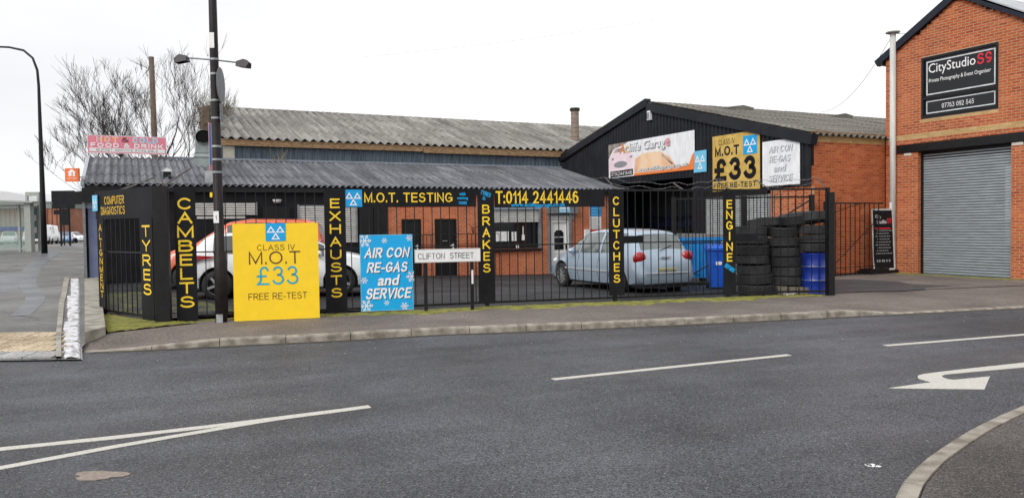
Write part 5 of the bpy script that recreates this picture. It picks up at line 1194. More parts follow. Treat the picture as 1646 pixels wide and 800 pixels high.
# ------------------------------------------------------------------ vehicles
def interp(tab, x):
    for p, q in zip(tab, tab[1:]):
        if x <= q[0]:
            t = (x - p[0]) / (q[0] - p[0]); return [p[i] + (q[i] - p[i]) * t for i in range(1, len(p))]
    return list(tab[-1][1:])
def car(name, label, cat, loc, rz, T, wheels, Rw, side_glass, screens, paint, lights, seams=(), glass=None, group=None, detail=True, spokes=5, extra=None, rim_r=.66):
    root = thing(name, label, cat, loc, rz, group); Ra = Rw + .065
    xs_ = sorted({round(t[0], 3) for t in T} | {round(T[0][0] + .0 + .07 * i, 3) for i in range(int((T[-1][0] - T[0][0]) / .07) + 1)} | {round(wx + s_ * Ra * f, 3) for wx in wheels for s_ in (-1, 1) for f in (1, .97, .85)} | {g_ for r_ in list(side_glass) + list(screens) for g_ in r_})
    xs_ = [x for x in xs_ if T[0][0] <= x <= T[-1][0]]
    # smooth the control curves a little
    def val(x):
        acc = [0] * 7; n = 0
        for d in (-.05, -.025, 0, .025, .05):
            if T[0][0] <= x + d <= T[-1][0]: v = interp(T, x + d); acc = [a + b for a, b in zip(acc, v)]; n += 1
        return [a / n for a in acc]
    rings = []
    for x in xs_:
        zb, zl, zt, wl, wm, wb, wt = val(x) if T[0][0] + .06 < x < T[-1][0] - .06 else interp(T, x); dz = max(.02, zt - zl); h = zl - zb
        pts = [(0, zb), (wl - .1, zb), (wl, zb + .05), (wm - .005, zb + .33 * h), (wm, zb + .62 * h), (wb + .018, zl - .06), (wb, zl), ((wb + wt) / 2 + .02 * min(1, dz / .3), zl + dz * .5), (wb + (wt - wb) * .9, zl + dz * .88), (wt - .05, zl + dz * .975), (wt * .5, zt + .012), (0, zt + .018)]
        za = -1
        for wx in wheels:
            if abs(x - wx) < Ra: za = max(za, Rw + math.sqrt(max(0, Ra * Ra - (x - wx) ** 2)))
        if za > 0: pts = [(y, max(z, za + .004 * i)) if i < 6 else (y, z) for i, (y, z) in enumerate(pts)]
        rings.append(pts)
    full = lambda pts: [(y, z) for y, z in pts] + [(-y, z) for y, z in reversed(pts[1:-1])]
    n = len(full(rings[0])); body = MB(); gl = {}
    for x, r_ in zip(xs_, rings): body.v += [(x, y, z) for y, z in full(r_)]
    for i in range(len(xs_) - 1):
        xm = (xs_[i] + xs_[i + 1]) / 2; r_ = rings[i]; has = any(a <= xm <= b_ for a, b_ in side_glass)
        for j in range(n):
            jj = (j + 1) % n; f = (i * n + j, i * n + jj, (i + 1) * n + jj, (i + 1) * n + j); mj = j if j < 11 else n - 1 - j   # band index 0..10
            key = None
            if has and mj in (6, 7) and r_[11][1] - r_[6][1] > .16: key = ('side', [k for k, (a, b_) in enumerate(side_glass) if a <= xm <= b_][0], j < 11)
            for k, (a, b_) in enumerate(screens):
                if a <= xm <= b_ and mj in (9, 10): key = ('screen', k, 0)
            if key: gl.setdefault(key, []).append(f)
            else: body.f.append(f); body.m.append(0)
    body.f.append(tuple(reversed(range(n)))); body.f.append(tuple((len(xs_) - 1) * n + j for j in range(n))); body.m += [0, 0]
    bo = body.build('body', paint, root, smooth=True)
    try:
        bo.data.set_sharp_from_angle(angle=R(38))
    except Exception: pass
    for key, fs in gl.items():
        g = MB(); idx = {}
        for f in fs:
            q = []
            for v in f:
                if v not in idx:
                    x, y, z = body.v[v]; idx[v] = len(g.v); g.v.append((x, y * .988, z - (.010 if key[0] == 'screen' else .003)))
                q.append(idx[v])
            g.f.append(tuple(q)); g.m.append(0)
        nm = 'side_window' if key[0] == 'side' else ('windscreen' if sum(screens[key[1]]) > 0 else 'rear_window'); g.build(nm, (glass or {}).get(nm, m_cglass), root, smooth=True)
    Wm = max(t[5] for t in T)
    u = MB(); u.box(T[0][0] + .12, T[-1][0] - .12, -Wm + .20, Wm - .20, .17, .5)
    for wx in wheels: u.box(wx - Ra - .04, wx + Ra + .04, -Wm + .225, Wm - .225, .2, Rw * 2 + .10)
    u.build('underbody', m_rubber, root)
    prof = [(Rw * .66, .0), (Rw * .92, .004), (Rw * .99, .03), (Rw, .06), (Rw, .14), (Rw * .99, .17), (Rw * .92, .196), (Rw * .66, .2), ]
    for wx in wheels:
        for s_ in (1, -1):
            b = MB(); b.lathe([(r_, h - .1) for r_, h in prof] + [(Rw * .4, .05)], 28, 'y', (0, 0, 0)); wo = b.build('wheel', m_rubber, root, (wx, s_ * (Wm - .105), Rw), smooth=True)
            if not detail: continue
            rm = MB(); q = Rw * rim_r; ys = s_ * .075
            rm.lathe([(q, ys - s_ * .05), (q, ys + s_ * .02), (q * .93, ys + s_ * .022), (q * .88, ys - s_ * .02)], 28, 'y')
            rm.lathe([(.001, ys + s_ * .02), (q * .22, ys + s_ * .015), (q * .25, ys - .0)], 12, 'y')
            for k in range(spokes):
                a = 2 * math.pi * k / spokes + .3; rm.box(q * .15, q * .92, -.018 - .01 * (spokes < 7), .018 + .01 * (spokes < 7), -.012, .012, Matrix.Translation((0, ys + s_ * .005, 0)) @ Matrix.Rotation(a, 4, 'Y') @ Matrix.Rotation(math.pi / 2, 4, 'X'))
            rm.build('rim', m_alloy, wo)
            dk = MB(); dk.lathe([(.001, ys - s_ * .03), (q * .9, ys - s_ * .03)], 20, 'y'); dk.build('wheel_back_disc', m_pblack, wo)  # plain black disc closing the wheel behind the spokes
    for (nm, x, y, z, sx, sy, sz, mt, tilt) in lights:
        for s_ in (1, -1):
            b = MB(); pr = [(math.cos(t), math.sin(t)) for t in [(-.5 + i / 8) * math.pi for i in range(9)]]; b.lathe([(max(.001, c), s2) for c, s2 in pr], 16, 'z')
            Mx = Matrix.Translation((x, s_ * y, z)) @ Matrix.Rotation(tilt, 4, 'Y') @ Matrix.Diagonal((sx, sy, sz, 1)); b.v = [tuple(Mx @ Vector(v)) for v in b.v]; b.build(nm, mt, root, smooth=True)
    for x in seams:
        r_ = rings[min(range(len(xs_)), key=lambda i: abs(xs_[i] - x))]
        for s_ in (1, -1):
            b = MB(); b.tube([(x, s_ * (y + .001), z) for y, z in r_[2:7]], .005, 4); b.build('door_seam', m_pblack, root)
    if detail:
        for s_ in (1, -1):
            b = MB(); mx = side_glass[-1][1] - .12; v = interp(T, mx); pr = [(.001, -1), (.7, -.75), (1, 0), (.7, .75), (.001, 1)]; b.lathe(pr, 10, 'y'); Mx = Matrix.Translation((mx, s_ * (v[5] + .09), v[1] + .06)) @ Matrix.Diagonal((.07, .1, .075, 1)); b.v = [tuple(Mx @ Vector(q)) for q in b.v]; b.build('wing_mirror', paint if extra != 'blackmirror' else m_pblack, root, smooth=True)
            for x in seams[1:]:
                v = interp(T, x + .18); b = MB(); b.box(x + .06, x + .26, s_ * (v[5] + .015) - .012, s_ * (v[5] + .015) + .012, v[1] - .14, v[1] - .11); b.build('door_handle', paint, root)
    root['Wm'] = Wm; return root
def paintm(name, c, **k): return mat(name, c, .28, .0, var=.03, scale=2, coat=.6, **k)
m_carwhite = paintm('car_white', (.74, .75, .76)); m_carsilver = mat('car_silver_blue', (.37, .46, .55), .3, .3, var=.04, scale=2, coat=.6); m_carorange = paintm('car_orange', (.66, .12, .045)); m_carblue = paintm('car_blue', (.12, .28, .52)); m_cargrey = paintm('car_grey', (.42, .44, .46))
m_tail = mat('tail_lamp', (.42, .008, .012), .12, spec=.8, var=.3, scale=18, coat=.5); m_head = mat('head_lamp', (.62, .65, .68), .1, spec=.9, coat=.5); m_amber = mat('amber_lens', (.7, .2, .04), .15)
HATCH = [(-2.10, .34, .55, .57, .56, .62, .58, .50), (-2.06, .27, .66, .69, .70, .77, .71, .60), (-2.0, .25, .82, .85, .76, .82, .745, .63), (-1.93, .24, .93, .96, .78, .835, .755, .64), (-1.84, .22, .94, 1.12, .79, .84, .76, .62), (-1.70, .2, .95, 1.34, .79, .845, .765, .585), (-1.58, .2, .95, 1.42, .79, .85, .77, .57),
         (-1.1, .19, .94, 1.465, .79, .855, .775, .56), (-.2, .18, .92, 1.48, .80, .86, .78, .56), (.35, .18, .90, 1.43, .80, .86, .78, .545), (.75, .18, .89, 1.20, .80, .86, .78, .60), (1.12, .18, .88, .965, .80, .855, .765, .66), (1.5, .19, .82, .89, .79, .85, .73, .62), (1.85, .2, .70, .80, .74, .80, .66, .56), (2.03, .24, .56, .66, .64, .70, .58, .50), (2.10, .32, .46, .50, .50, .56, .50, .44)]
sc = (1.1, 21.4)
silver = car('silver_car', 'silver-blue hatchback seen from behind through the railings, right of the white door', 'car', (2.62, 19.55, .045), R(90 + 25), HATCH, (-1.32, 1.24), .31, ((-1.45, -.55), (-.47, .40), (.45, .78)), ((-1.90, -1.68), (.40, 1.10)), m_carsilver,
             [('tail_light', -1.955, .665, .84, .085, .17, .15, m_tail, -.25), ('headlight', 1.90, .56, .66, .13, .16, .08, m_head, .3)], (-1.25, -.51, .42), {'rear_window': m_rglass, 'side_window': m_rglass, 'windscreen': m_rglass}, spokes=9)
silver.scale = (1.05, 1, 1.03)
b = MB(); b.box(-2.10, -2.02, -.26, .26, .50, .61); b.build('number_plate', mat('plain_yellow_plate', (.62, .50, .08), .5), silver)
b = MB(); b.tube([(-2.10, -.60, .50), (-2.125, 0, .505), (-2.10, .60, .50)], .016, 6); b.build('bumper_strip', m_cargrey, silver)
b = MB(); b.tube([(-1.97, .12, 1.0), (-1.87, -.28, 1.10)], .008, 5); b.build('rear_wiper', m_pblack, silver)
for s_ in (1, -1): b = MB(); b.box(-.95, 1.0, s_ * .868 - .008, s_ * .868 + .008, .50, .545); b.build('side_moulding', m_cargrey, silver)
b = MB(); b.tube([(-.3, 0, 1.49), (-.5, 0, 1.68)], .004, 4); b.build('aerial', m_pblack, silver)
b = MB(); b.box(-2.06, -2.02, -.13, .13, .84, .87); b.build('boot_handle', m_cargrey, silver)
FOC = [(-2.18, .34, .60, .62, .58, .66, .62, .52), (-2.13, .27, .72, .75, .74, .80, .76, .62), (-2.04, .25, .92, .97, .80, .875, .80, .66), (-1.98, .24, 1.0, 1.05, .82, .885, .80, .65), (-1.80, .22, 1.03, 1.26, .83, .89, .80, .61), (-1.62, .2, 1.03, 1.40, .83, .90, .80, .585), (-1.3, .2, 1.01, 1.45, .83, .905, .80, .575), (-.3, .19, .96, 1.485, .83, .91, .81, .58), (.3, .18, .93, 1.44, .83, .91, .81, .57), (.8, .18, .91, 1.22, .83, .91, .80, .62), (1.25, .18, .90, .99, .83, .905, .79, .68), (1.6, .19, .86, .92, .82, .89, .76, .64), (1.95, .2, .74, .82, .76, .82, .68, .58), (2.10, .24, .58, .66, .66, .72, .60, .50), (2.18, .32, .46, .50, .50, .56, .50, .44)]
white = car('white_car', 'white hatchback parked side-on behind the yellow board', 'car', (-5.30, 18.02, .15), R(13), FOC, (-1.42, 1.23), .325, ((-1.50, -.76), (-.62, .33), (.45, .88)), ((-1.95, -1.60), (.36, 1.22)), m_carwhite,
            [('tail_light', -1.97, .76, .92, .14, .12, .12, m_tail, .1), ('headlight', 1.86, .66, .73, .20, .12, .05, m_head, .25)], (-1.2, -.68, .38), spokes=5, rim_r=.72)
for s_ in (1, -1): b = MB(); b.prism_xz([(-2.02, .86), (-1.90, 1.0), (-1.80, .985), (-1.42, .955), (-1.42, .94), (-1.78, .90), (-1.92, .80)], s_ * .888 - .03, s_ * .888 + .03); b.build('tail_light_tip', m_tail, white)
MPV = [(-2.15, .36, .72, .74, .66, .76, .72, .62), (-2.10, .3, .95, .98, .80, .86, .82, .70), (-2.05, .28, 1.08, 1.40, .84, .89, .83, .70), (-1.95, .25, 1.10, 1.70, .85, .90, .83, .68), (-1.6, .22, 1.10, 1.79, .85, .91, .83, .67), (-.2, .2, 1.06, 1.82, .85, .91, .83, .67), (.35, .2, 1.04, 1.74, .85, .91, .83, .65), (.9, .2, 1.03, 1.38, .85, .91, .82, .68), (1.30, .2, 1.02, 1.10, .85, .905, .80, .70), (1.75, .22, .95, 1.03, .83, .88, .76, .66), (2.05, .25, .76, .84, .76, .82, .70, .60), (2.2, .34, .52, .58, .58, .64, .56, .5)]
mpv = car('orange_people_carrier', 'orange people carrier parked behind the white hatchback', 'car', (-8.45 + 1.2, 20.95, .14), R(180 + 10), MPV, (-1.35, 1.38), .33, ((-1.85, -.85), (-.75, .35), (.42, 1.0)), ((-2.04, -1.97), (.40, 1.26)), m_carorange, [('tail_light', -2.04, .80, 1.1, .08, .07, .2, m_tail, 0), ('headlight', 1.95, .66, .84, .2, .14, .09, m_head, .25)], (-1.3, -.8, .38), spokes=7)

# ------------------------------------------------------------------ tyres, drum, bins
def tyre_mesh(Rt, wt, mt, n=48):
    b = MB(); prof = []
    hw = wt / 2
    side = [(Rt * .60, -hw * .72), (Rt * .64, -hw * .9), (Rt * .78, -hw), (Rt * .90, -hw * .97), (Rt * .965, -hw * .88)]
    tread = []
    for g0 in (-.78, -.36, .06, .48):
        tread += [(Rt, hw * g0), (Rt, hw * (g0 + .32)), (Rt - .009, hw * (g0 + .335)), (Rt - .009, hw * (g0 + .40))]
    tread = [t for t in tread if t[1] < hw * .82]
    prof = side + tread + [(r_, -h) for r_, h in reversed(side)] + [(Rt * .58, .5 * hw), (Rt * .58, -.5 * hw)]
    q = len(prof)
    for j in range(n):
        a = 2 * math.pi * j / n; dd = -.005 if j % 2 else 0
        for (r_, h) in prof: rr = r_ + (dd if r_ > Rt * .99 else 0); b.v.append((rr * math.cos(a), rr * math.sin(a), h + (.012 if j % 2 and r_ > Rt * .95 else 0)))
    for j in range(n):
        jj = (j + 1) % n
        for i in range(q): ii = (i + 1) % q; b.f.append((j * q + i, jj * q + i, jj * q + ii, j * q + ii)); b.m.append(0)
    return b.mesh('tyre', mt, smooth=False)
TM = [tyre_mesh(.365, .205, m_rubber2), tyre_mesh(.385, .225, m_rubber), tyre_mesh(.35, .19, m_rubber2)]
def tyre(x, y, z, label, k=0, tilt=(0, 0)):
    o = link('tyre', TM[k], None, (x, y, z), (tilt[0], tilt[1], rnd.uniform(0, 6))); return tag(o, label, 'tyre', 'stacked used tyres in the yard')
ordn = ['bottom', 'second', 'third', 'fourth', 'fifth', 'sixth', 'topmost']
z = .12 + .10
names = ['lowest', 'second from the bottom', 'third from the bottom', 'fourth from the bottom', 'fifth from the bottom', 'sixth from the bottom', 'topmost']
tyre(5.34, 16.80, .215, 'tyre lying flat under the left stack of tyres, beside the ENGINE board', 1)
z = .325
for i, (dx, k, tl) in enumerate(((.03, 1, .03), (.01, 0, -.04), (-.03, 0, .05), (-.05, 1, .02), (-.06, 0, -.03), (-.05, 2, .04))):
    h_ = (.205, .225, .19)[k]; z += h_ / 2; tyre(5.33 + dx, 16.98 + rnd.uniform(-.02, .02), z, f'dark tyre {names[i]} in the left stack, above the flat one' if i < 5 else 'topmost dark tyre of the left stack beside the ENGINE board', k, (rnd.uniform(-.02, .02), tl)); z += h_ / 2 + .004
z = .28
for i, (dx, k, tl) in enumerate(((.03, 0, .01), (.04, 0, -.02), (.02, 1, .02), (-.02, 0, -.03), (-.04, 0, .02), (-.06, 1, -.12))):
    h_ = (.205, .225, .19)[k]; z += h_ / 2 + (.03 if i == 5 else 0); tyre(6.08 + dx, 17.16 + rnd.uniform(-.02, .02), z, f'dark tyre {names[i]} in the middle stack, on a timber block' if i < 5 else 'tilted topmost tyre of the middle stack', k, (rnd.uniform(-.02, .02), tl)); z += h_ / 2 + .004
pb = thing('timber_block', 'grey timber pallet block under the middle tyre stack', 'pallet', (6.12, 17.1, .1)); pb['off'] = (6.12, 17.1, .1)
for i in range(3): b = MB(); b.box(5.8 + .24 * i, 6.0 + .24 * i, 16.75, 17.45, .10, .28 - .012 * i); b.build('plank', mat('grey_timber', (.16, .14, .11), .9, var=.25, scale=12), pb)
dr = thing('blue_drum', 'dark blue steel drum carrying tyres at the right end of the railings', 'drum', (6.66, 16.95, .105))
b = MB(); b.lathe([(.001, .02), (.27, .02), (.285, 0), (.29, .02), (.28, .05), (.28, .28), (.292, .30), (.28, .32), (.28, .58), (.292, .60), (.28, .62), (.28, .86), (.29, .88), (.285, .90), (.27, .87), (.001, .87)], 32, 'z'); link('body', b.mesh('body', m_drum, smooth=True), dr)
for zz in (.305, .605): b = MB(); b.lathe([(.2925, -.006), (.295, 0), (.2925, .006)], 32, 'z', (0, 0, zz)); link('rolling_hoop', b.mesh('rolling_hoop', m_steel), dr)
z = 1.02
for i, (k, tl, dx) in enumerate(((2, .0, 0), (2, .02, 0), (0, -.02, -.02), (0, -.16, -.06))):
    h_ = (.205, .225, .19)[k]; z += h_ / 2 + (.05 if i == 3 else 0); tyre(6.68 + dx, 16.98, z, ('lowest tyre resting on the blue drum', 'second tyre up on the blue drum', 'third tyre up on the blue drum', 'tilted topmost tyre above the blue drum')[i], k, (0, tl)); z += h_ / 2 + .003
tyre(6.34, 17.12, 1.76, 'slanting tyre bridging the middle stack and the drum stack', 1, (.05, -.16))
tyre(5.66, 17.25, 1.66, 'tyre lying askew behind the top of the left stack', 0, (.1, -.10))
bb_ = thing('recycling_container', 'large light blue four-wheeled bin with a grey lid behind the silver car', 'bin', (4.85, 20.9, .05), R(8)); 
b = MB(); k = 0; b.v = [(-.60, -.45, .18), (.60, -.45, .18), (.60, .45, .18), (-.60, .45, .18), (-.68, -.52, 1.22), (.68, -.52, 1.22), (.68, .52, 1.22), (-.68, .52, 1.22)]; b.f = [(0, 3, 2, 1), (0, 1, 5, 4), (1, 2, 6, 5), (2, 3, 7, 6), (3, 0, 4, 7)]; b.m = [0] * 5; link('body', b.mesh('body', m_bin2), bb_)
b = MB(); b.box(-.72, .72, -.57, .55, 1.18, 1.26); link('rim', b.mesh('rim', m_bin2), bb_)
for x in (-.45, 0, .45): b = MB(); b.box(x - .03, x + .03, -.56, -.45, .3, 1.18); link('rib', b.mesh('rib', m_bin2), bb_)
b = MB(); b.prism_xz([(-.72, 1.262), (.72, 1.262), (.70, 1.34), (-.70, 1.37)], -.56, .54); link('lid', b.mesh('lid', mat('grey_lid', (.20, .19, .19), .5)), bb_)
for x in (-.5, .5):
    for y in (-.35, .35): b = MB(); b.lathe([(.001, -.025), (.09, -.02), (.09, .02), (.001, .025)], 14, 'y', (x, y, .09)); link('wheel', b.mesh('wheel', m_rubber), bb_)
wb = thing('wheelie_bin', 'dark blue wheelie bin beside the ENGINE board', 'bin', (5.02, 18.75, .08), R(-8))
b = MB(); b.v = [(-.21, -.24, .06), (.21, -.24, .06), (.21, .22, .06), (-.21, .22, .06), (-.27, -.33, .96), (.27, -.33, .96), (.27, .34, .96), (-.27, .34, .96)]; b.f = [(0, 3, 2, 1), (0, 1, 5, 4), (1, 2, 6, 5), (2, 3, 7, 6), (3, 0, 4, 7)]; b.m = [0] * 5; link('body', b.mesh('body', m_bin), wb)
b = MB(); b.box(-.29, .29, -.36, .36, .95, 1.0); link('rim', b.mesh('rim', m_bin), wb)
b = MB(); b.v = [(-.29, -.37, 1.0), (.29, -.37, 1.0), (.29, .36, 1.0), (-.29, .36, 1.0), (-.25, -.32, 1.06), (.25, -.32, 1.06), (.25, .32, 1.09), (-.25, .32, 1.09)]; b.f = [(0, 3, 2, 1), (4, 5, 6, 7), (0, 1, 5, 4), (1, 2, 6, 5), (2, 3, 7, 6), (3, 0, 4, 7)]; b.m = [0] * 6; link('lid', b.mesh('lid', m_bin), wb)
b = MB(); b.box(-.08, .06, -.31, -.295, .60, .68); link('sticker', b.mesh('sticker', m_white), wb)
for x in (-.22, .22): b = MB(); b.lathe([(.001, -.03), (.1, -.025), (.1, .025), (.001, .03)], 16, 'x', (x, .24, .10)); link('wheel', b.mesh('wheel', m_rubber), wb)
b = MB(); b.box(-.12, .06, -.05, .05, 0, .05); b.box(.02, .14, -.03, .06, .03, .07, Matrix.Rotation(.3, 4, 'Z')); tag(link('litter', b.mesh('litter', m_white), None, (5.95, 16.45, .12), .2), 'crumpled white rag on the ground before the tyre stacks', 'litter', kind='stuff')

# ------------------------------------------------------------------ black lamp post with two floodlights
lp = thing('lamp_post', 'black lamp post strapped with steel bands before the railings, two floodlights on a cross arm', 'lamp post', (-5.04, 13.19, .11))
b = MB(); b.tube([(.02, 0, -.2), (.02, 0, 1.2), (.02, 0, 1.22), (.01, 0, 4.6), (0, 0, 9)], [.098, .098, .082, .07, .05], 16); link('pole', b.mesh('pole', mat('post_black', (.010, .009, .010), .5, scale=7, col2=(.026, .018, .018), spec=.25), smooth=True), lp)
b = MB(); b.box(-.03, .08, -.102, -.085, -.02, .14); link('scuffed_base', b.mesh('scuffed_base', m_steel), lp)
for y_ in (99, 122, 164, 192, 237, 258, 278): z = 1.7 + (368.5 - y_) * 13.2 / 1235 - .11; b = MB(); r_ = .088 - .004 * z; b.lathe([(r_ - .004, 0), (r_ + .004, .004), (r_ + .004, .036), (r_ - .004, .040)], 16, 'z', (.013, 0, z - .01)); link('steel_band', b.mesh('steel_band', m_steel), lp)
b = MB(); b.box(-.045, .045, -.078, -.072, 4.66, 4.92); link('label_plate', b.mesh('label_plate', m_white), lp)
b = MB(); b.box(-.035, .055, -.095, -.088, 1.70, 1.90); npl = link('number_label', b.mesh('number_label', m_white), lp)
t = MB(); put_text(t, '1', -.005, .02, 1.75, 1.83, -.0965, bold=.01); link('number', t.mesh('number', m_pblack), npl)
b = MB(); b.box(-.10, -.06, -.06, -.02, 2.14, 2.22); link('yellow_tag', b.mesh('yellow_tag', m_yel), lp)
b = MB(); b.tube([(-.44, 0, 4.515), (0, 0, 4.475), (.40, .03, 4.43)], .014, 8); link('cross_arm', b.mesh('cross_arm', m_grey), lp)
def flood(x, y, z, rz, lens):
    b = MB(); b.v = [(-.11, -.10, -.05), (.12, -.09, -.09), (.12, .09, -.09), (-.11, .10, -.05), (-.10, -.08, .05), (.05, -.06, .085), (.05, .06, .085), (-.10, .08, .05), (.16, -.05, .0), (.16, .05, .0)]
    b.f = [(0, 3, 2, 1), (4, 5, 6, 7), (0, 1, 5, 4), (3, 7, 6, 2), (0, 4, 7, 3), (1, 8, 5), (2, 6, 9), (5, 8, 9, 6), (1, 2, 9, 8)]; b.m = [0] * 9
    o = link('floodlight', b.mesh('floodlight', mat('flood_grey', (.035, .03, .035), .55)), lp, (x, y, z), rz); b = MB(); b.face([(-.09, -.08, -.057), (.10, -.075, -.091), (.10, .075, -.091), (-.09, .08, -.057)]); link('lens', b.mesh('lens', lens), o)
flood(-.53, 0, 4.50, math.pi, m_glass); flood(.50, .0, 4.40, R(-18), mat('pink_lens', (.35, .12, .11), .3))
for f_ in lp.children:
    if f_.name.startswith('floodlight'): f_.scale = (.86, .86, .86)
def round_sign():
    m_sb = mat('sign_back_grey', (.16, .165, .17), .55, var=.15)
    b = MB(); b.lathe([(.001, -.006), (.30, -.006), (.305, 0), (.30, .006), (.001, .006)], 28, 'y', (0, 0, 0)); o = thing('round_sign', 'round grey-backed traffic sign turned edge-on, clamped to the black lamp post', 'sign', (-4.94, 13.22, 4.16), R(98)); link('disc', b.mesh('disc', m_sb), o)
    b = MB(); b.box(-.10, .10, -.006, .006, -.62, -.33); link('plate', b.mesh('plate', m_sb), o)
    for z in (-.16, .17, -.45): b = MB(); b.box(-.11, .11, .006, .03, z - .012, z + .012); link('clamp', b.mesh('clamp', m_black), o)
round_sign()
o = thing('pole_poster', 'narrow pink and blue poster seen almost edge-on behind the lamp post', 'poster', (-5.20, 13.4, 2.72), R(96))
b = MB(); b.box(-.14, .14, -.004, .004, 0, .82); link('sheet', b.mesh('sheet', m_pink), o)
b = MB(); b.box(-.14, -.02, -.008, -.005, .1, .8); link('blue_panel', b.mesh('blue_panel', m_lblue), o)
b = MB(); b.box(.0, .05, -.12, .12, -.20, .0); link('bracket', b.mesh('bracket', m_steel), o)

# ------------------------------------------------------------------ on and over the low roof
o = thing('food_sign', 'pink HOT & COLD FOOD & DRINK board standing at the left end of the dark roof', 'sign', W(-1.12, 29.5, 4.33), TH)
b = MB(); b.box(0, 2.42, 0, .04, 0, .60); link('board', b.mesh('board', mat('board_rose', (.74, .22, .28), .45, var=.06)), o)
b = MB(); b.box(.05, 2.37, -.004, 0, .05, .175); link('white_strip', b.mesh('white_strip', m_white), o)
add_text(o, m_pwhite, [('HOT', .27, .91, .37, .56, {'bold': .13}), ('COLD', 1.36, 2.14, .37, .56, {'bold': .13})], y=-.003, name='lettering_outline')
add_text(o, mat('print_ochre', (.85, .36, .06), .45), [('HOT', .285, .895, .385, .545, {'bold': .06})], y=-.0055, name='orange_lettering')
add_text(o, m_ptext, [('&', 1.02, 1.24, .39, .55, {'bold': .06})], name='dark_lettering')
add_text(o, mat('print_sky', (.10, .50, .70), .45), [('COLD', 1.375, 2.125, .385, .545, {'bold': .06})], y=-.0055, name='blue_lettering')
add_text(o, m_pwhite, [('FOOD & DRINK', .09, 2.31, .20, .345, {'bold': .10})])
add_text(o, m_ptext, [('BUFFET SERVICE AVAILABLE', .26, 2.15, .075, .15, {'bold': .02})], y=-.006, name='small_lettering')
b = MB(); outline(b, 0, 2.42, 0, .60, .014, -.003); link('border', b.mesh('border', m_pwhite), o)
for x in (.3, 2.1): b = MB(); b.box(x, x + .04, .045, .09, -.35, .55); link('support', b.mesh('support', m_grey), o)
o = thing('delivery_sign', 'small orange sign with a white house and JUST EAT, projecting from the building corner', 'sign', (-12.68, 21.9, 3.12), R(4))
b = MB(); b.box(0, .37, 0, .09, 0, .375); link('box', b.mesh('box', mat('sign_orange', (.80, .16, .03), .4)), o)
b = MB(); b.face([(.19 + x, -.003, .22 + z) for x, z in ((-.09, -.07), (.09, -.07), (.08, .03), (.12, .03), (.03, .11), (0, .13), (-.03, .11), (-.12, .03), (-.08, .03))]); link('house', b.mesh('house', m_pwhite), o)
b = MB(); b.box(.17, .185, -.0045, -.0035, .155, .26); b.box(.20, .225, -.0045, -.0035, .155, .27); link('cutlery', b.mesh('cutlery', m_orange), o)
add_text(o, m_pwhite, [('JUST EAT', .06, .32, .05, .10, {'bold': .03})])
b = MB(); b.box(.37, .62, .03, .06, .10, .14); link('bracket', b.mesh('bracket', m_grey), o)
zr = lambda b_: 3.06 + (b_ - BF) * (4.20 - 3.06) / 4.65
o = site('extractor_cowl', 'grey-green extractor duct with an open round cowl on the dark roof', 'duct', 2.4, 28.6, zr(28.6)); o['off'] = (0, 0, 0)
m_duct = mat('duct_green', (.27, .31, .30), .5, .1, var=.15, scale=3)
b = MB()
for z0, z1, q0, q1 in ((-.15, .30, .30, .29), (.30, .45, .29, .24), (.45, .82, .235, .23)):
    k = len(b.v); b.v += [(-q0, -q0, z0), (q0, -q0, z0), (q0, q0, z0), (-q0, q0, z0), (-q1, -q1, z1), (q1, -q1, z1), (q1, q1, z1), (-q1, q1, z1)]; b.f += [(k, k + 1, k + 5, k + 4), (k + 1, k + 2, k + 6, k + 5), (k + 2, k + 3, k + 7, k + 6), (k + 3, k, k + 4, k + 7), (k + 4, k + 5, k + 6, k + 7)]; b.m += [0] * 5
link('duct', b.mesh('duct', m_duct), o)
b = MB(); b.box(-.31, .31, -.31, .31, .29, .32); b.box(-.26, .26, -.26, .26, .44, .47); link('flange', b.mesh('flange', m_grey), o)
b = MB(); b.tube([(0, .1, .75), (0, .02, .95), (.0, -.12, 1.03), (0, -.34, .98)], [.22, .23, .24, .25], 20, caps=False); link('cowl', b.mesh('cowl', m_duct, smooth=True), o)
b = MB(); b.tube([(0, -.20, 1.01), (0, -.345, .975)], [.18, .19], 20, caps=True); link('dark_mouth', b.mesh('dark_mouth', m_pblack), o)  # black plug painted for the dark inside of the open cowl
b = MB(); b.box(-.75, .9, -.55, -.35, -.22, -.16, Matrix.Rotation(slo * .6, 4, 'X')); link('base_plate', b.mesh('base_plate', mat('pale_plate', (.40, .39, .37), .7)), o)
o = site('security_camera', 'small grey security lamp box on the dark roof, left of the duct', 'camera', 1.15, 26.2, zr(26.2)); 
b = MB(); b.v = [(-.18, -.14, .22), (.18, -.14, .22), (.18, .14, .22), (-.18, .14, .22), (0, 0, .36)]; b.f = [(0, 3, 2, 1), (0, 1, 4), (1, 2, 4), (2, 3, 4), (3, 0, 4)]; b.m = [0] * 5; link('hood', b.mesh('hood', mat('hood_pale', (.42, .42, .42), .6)), o)
b = MB(); b.box(-.11, .11, -.09, .09, -.05, .215); link('housing', b.mesh('housing', m_flood if False else m_black), o)
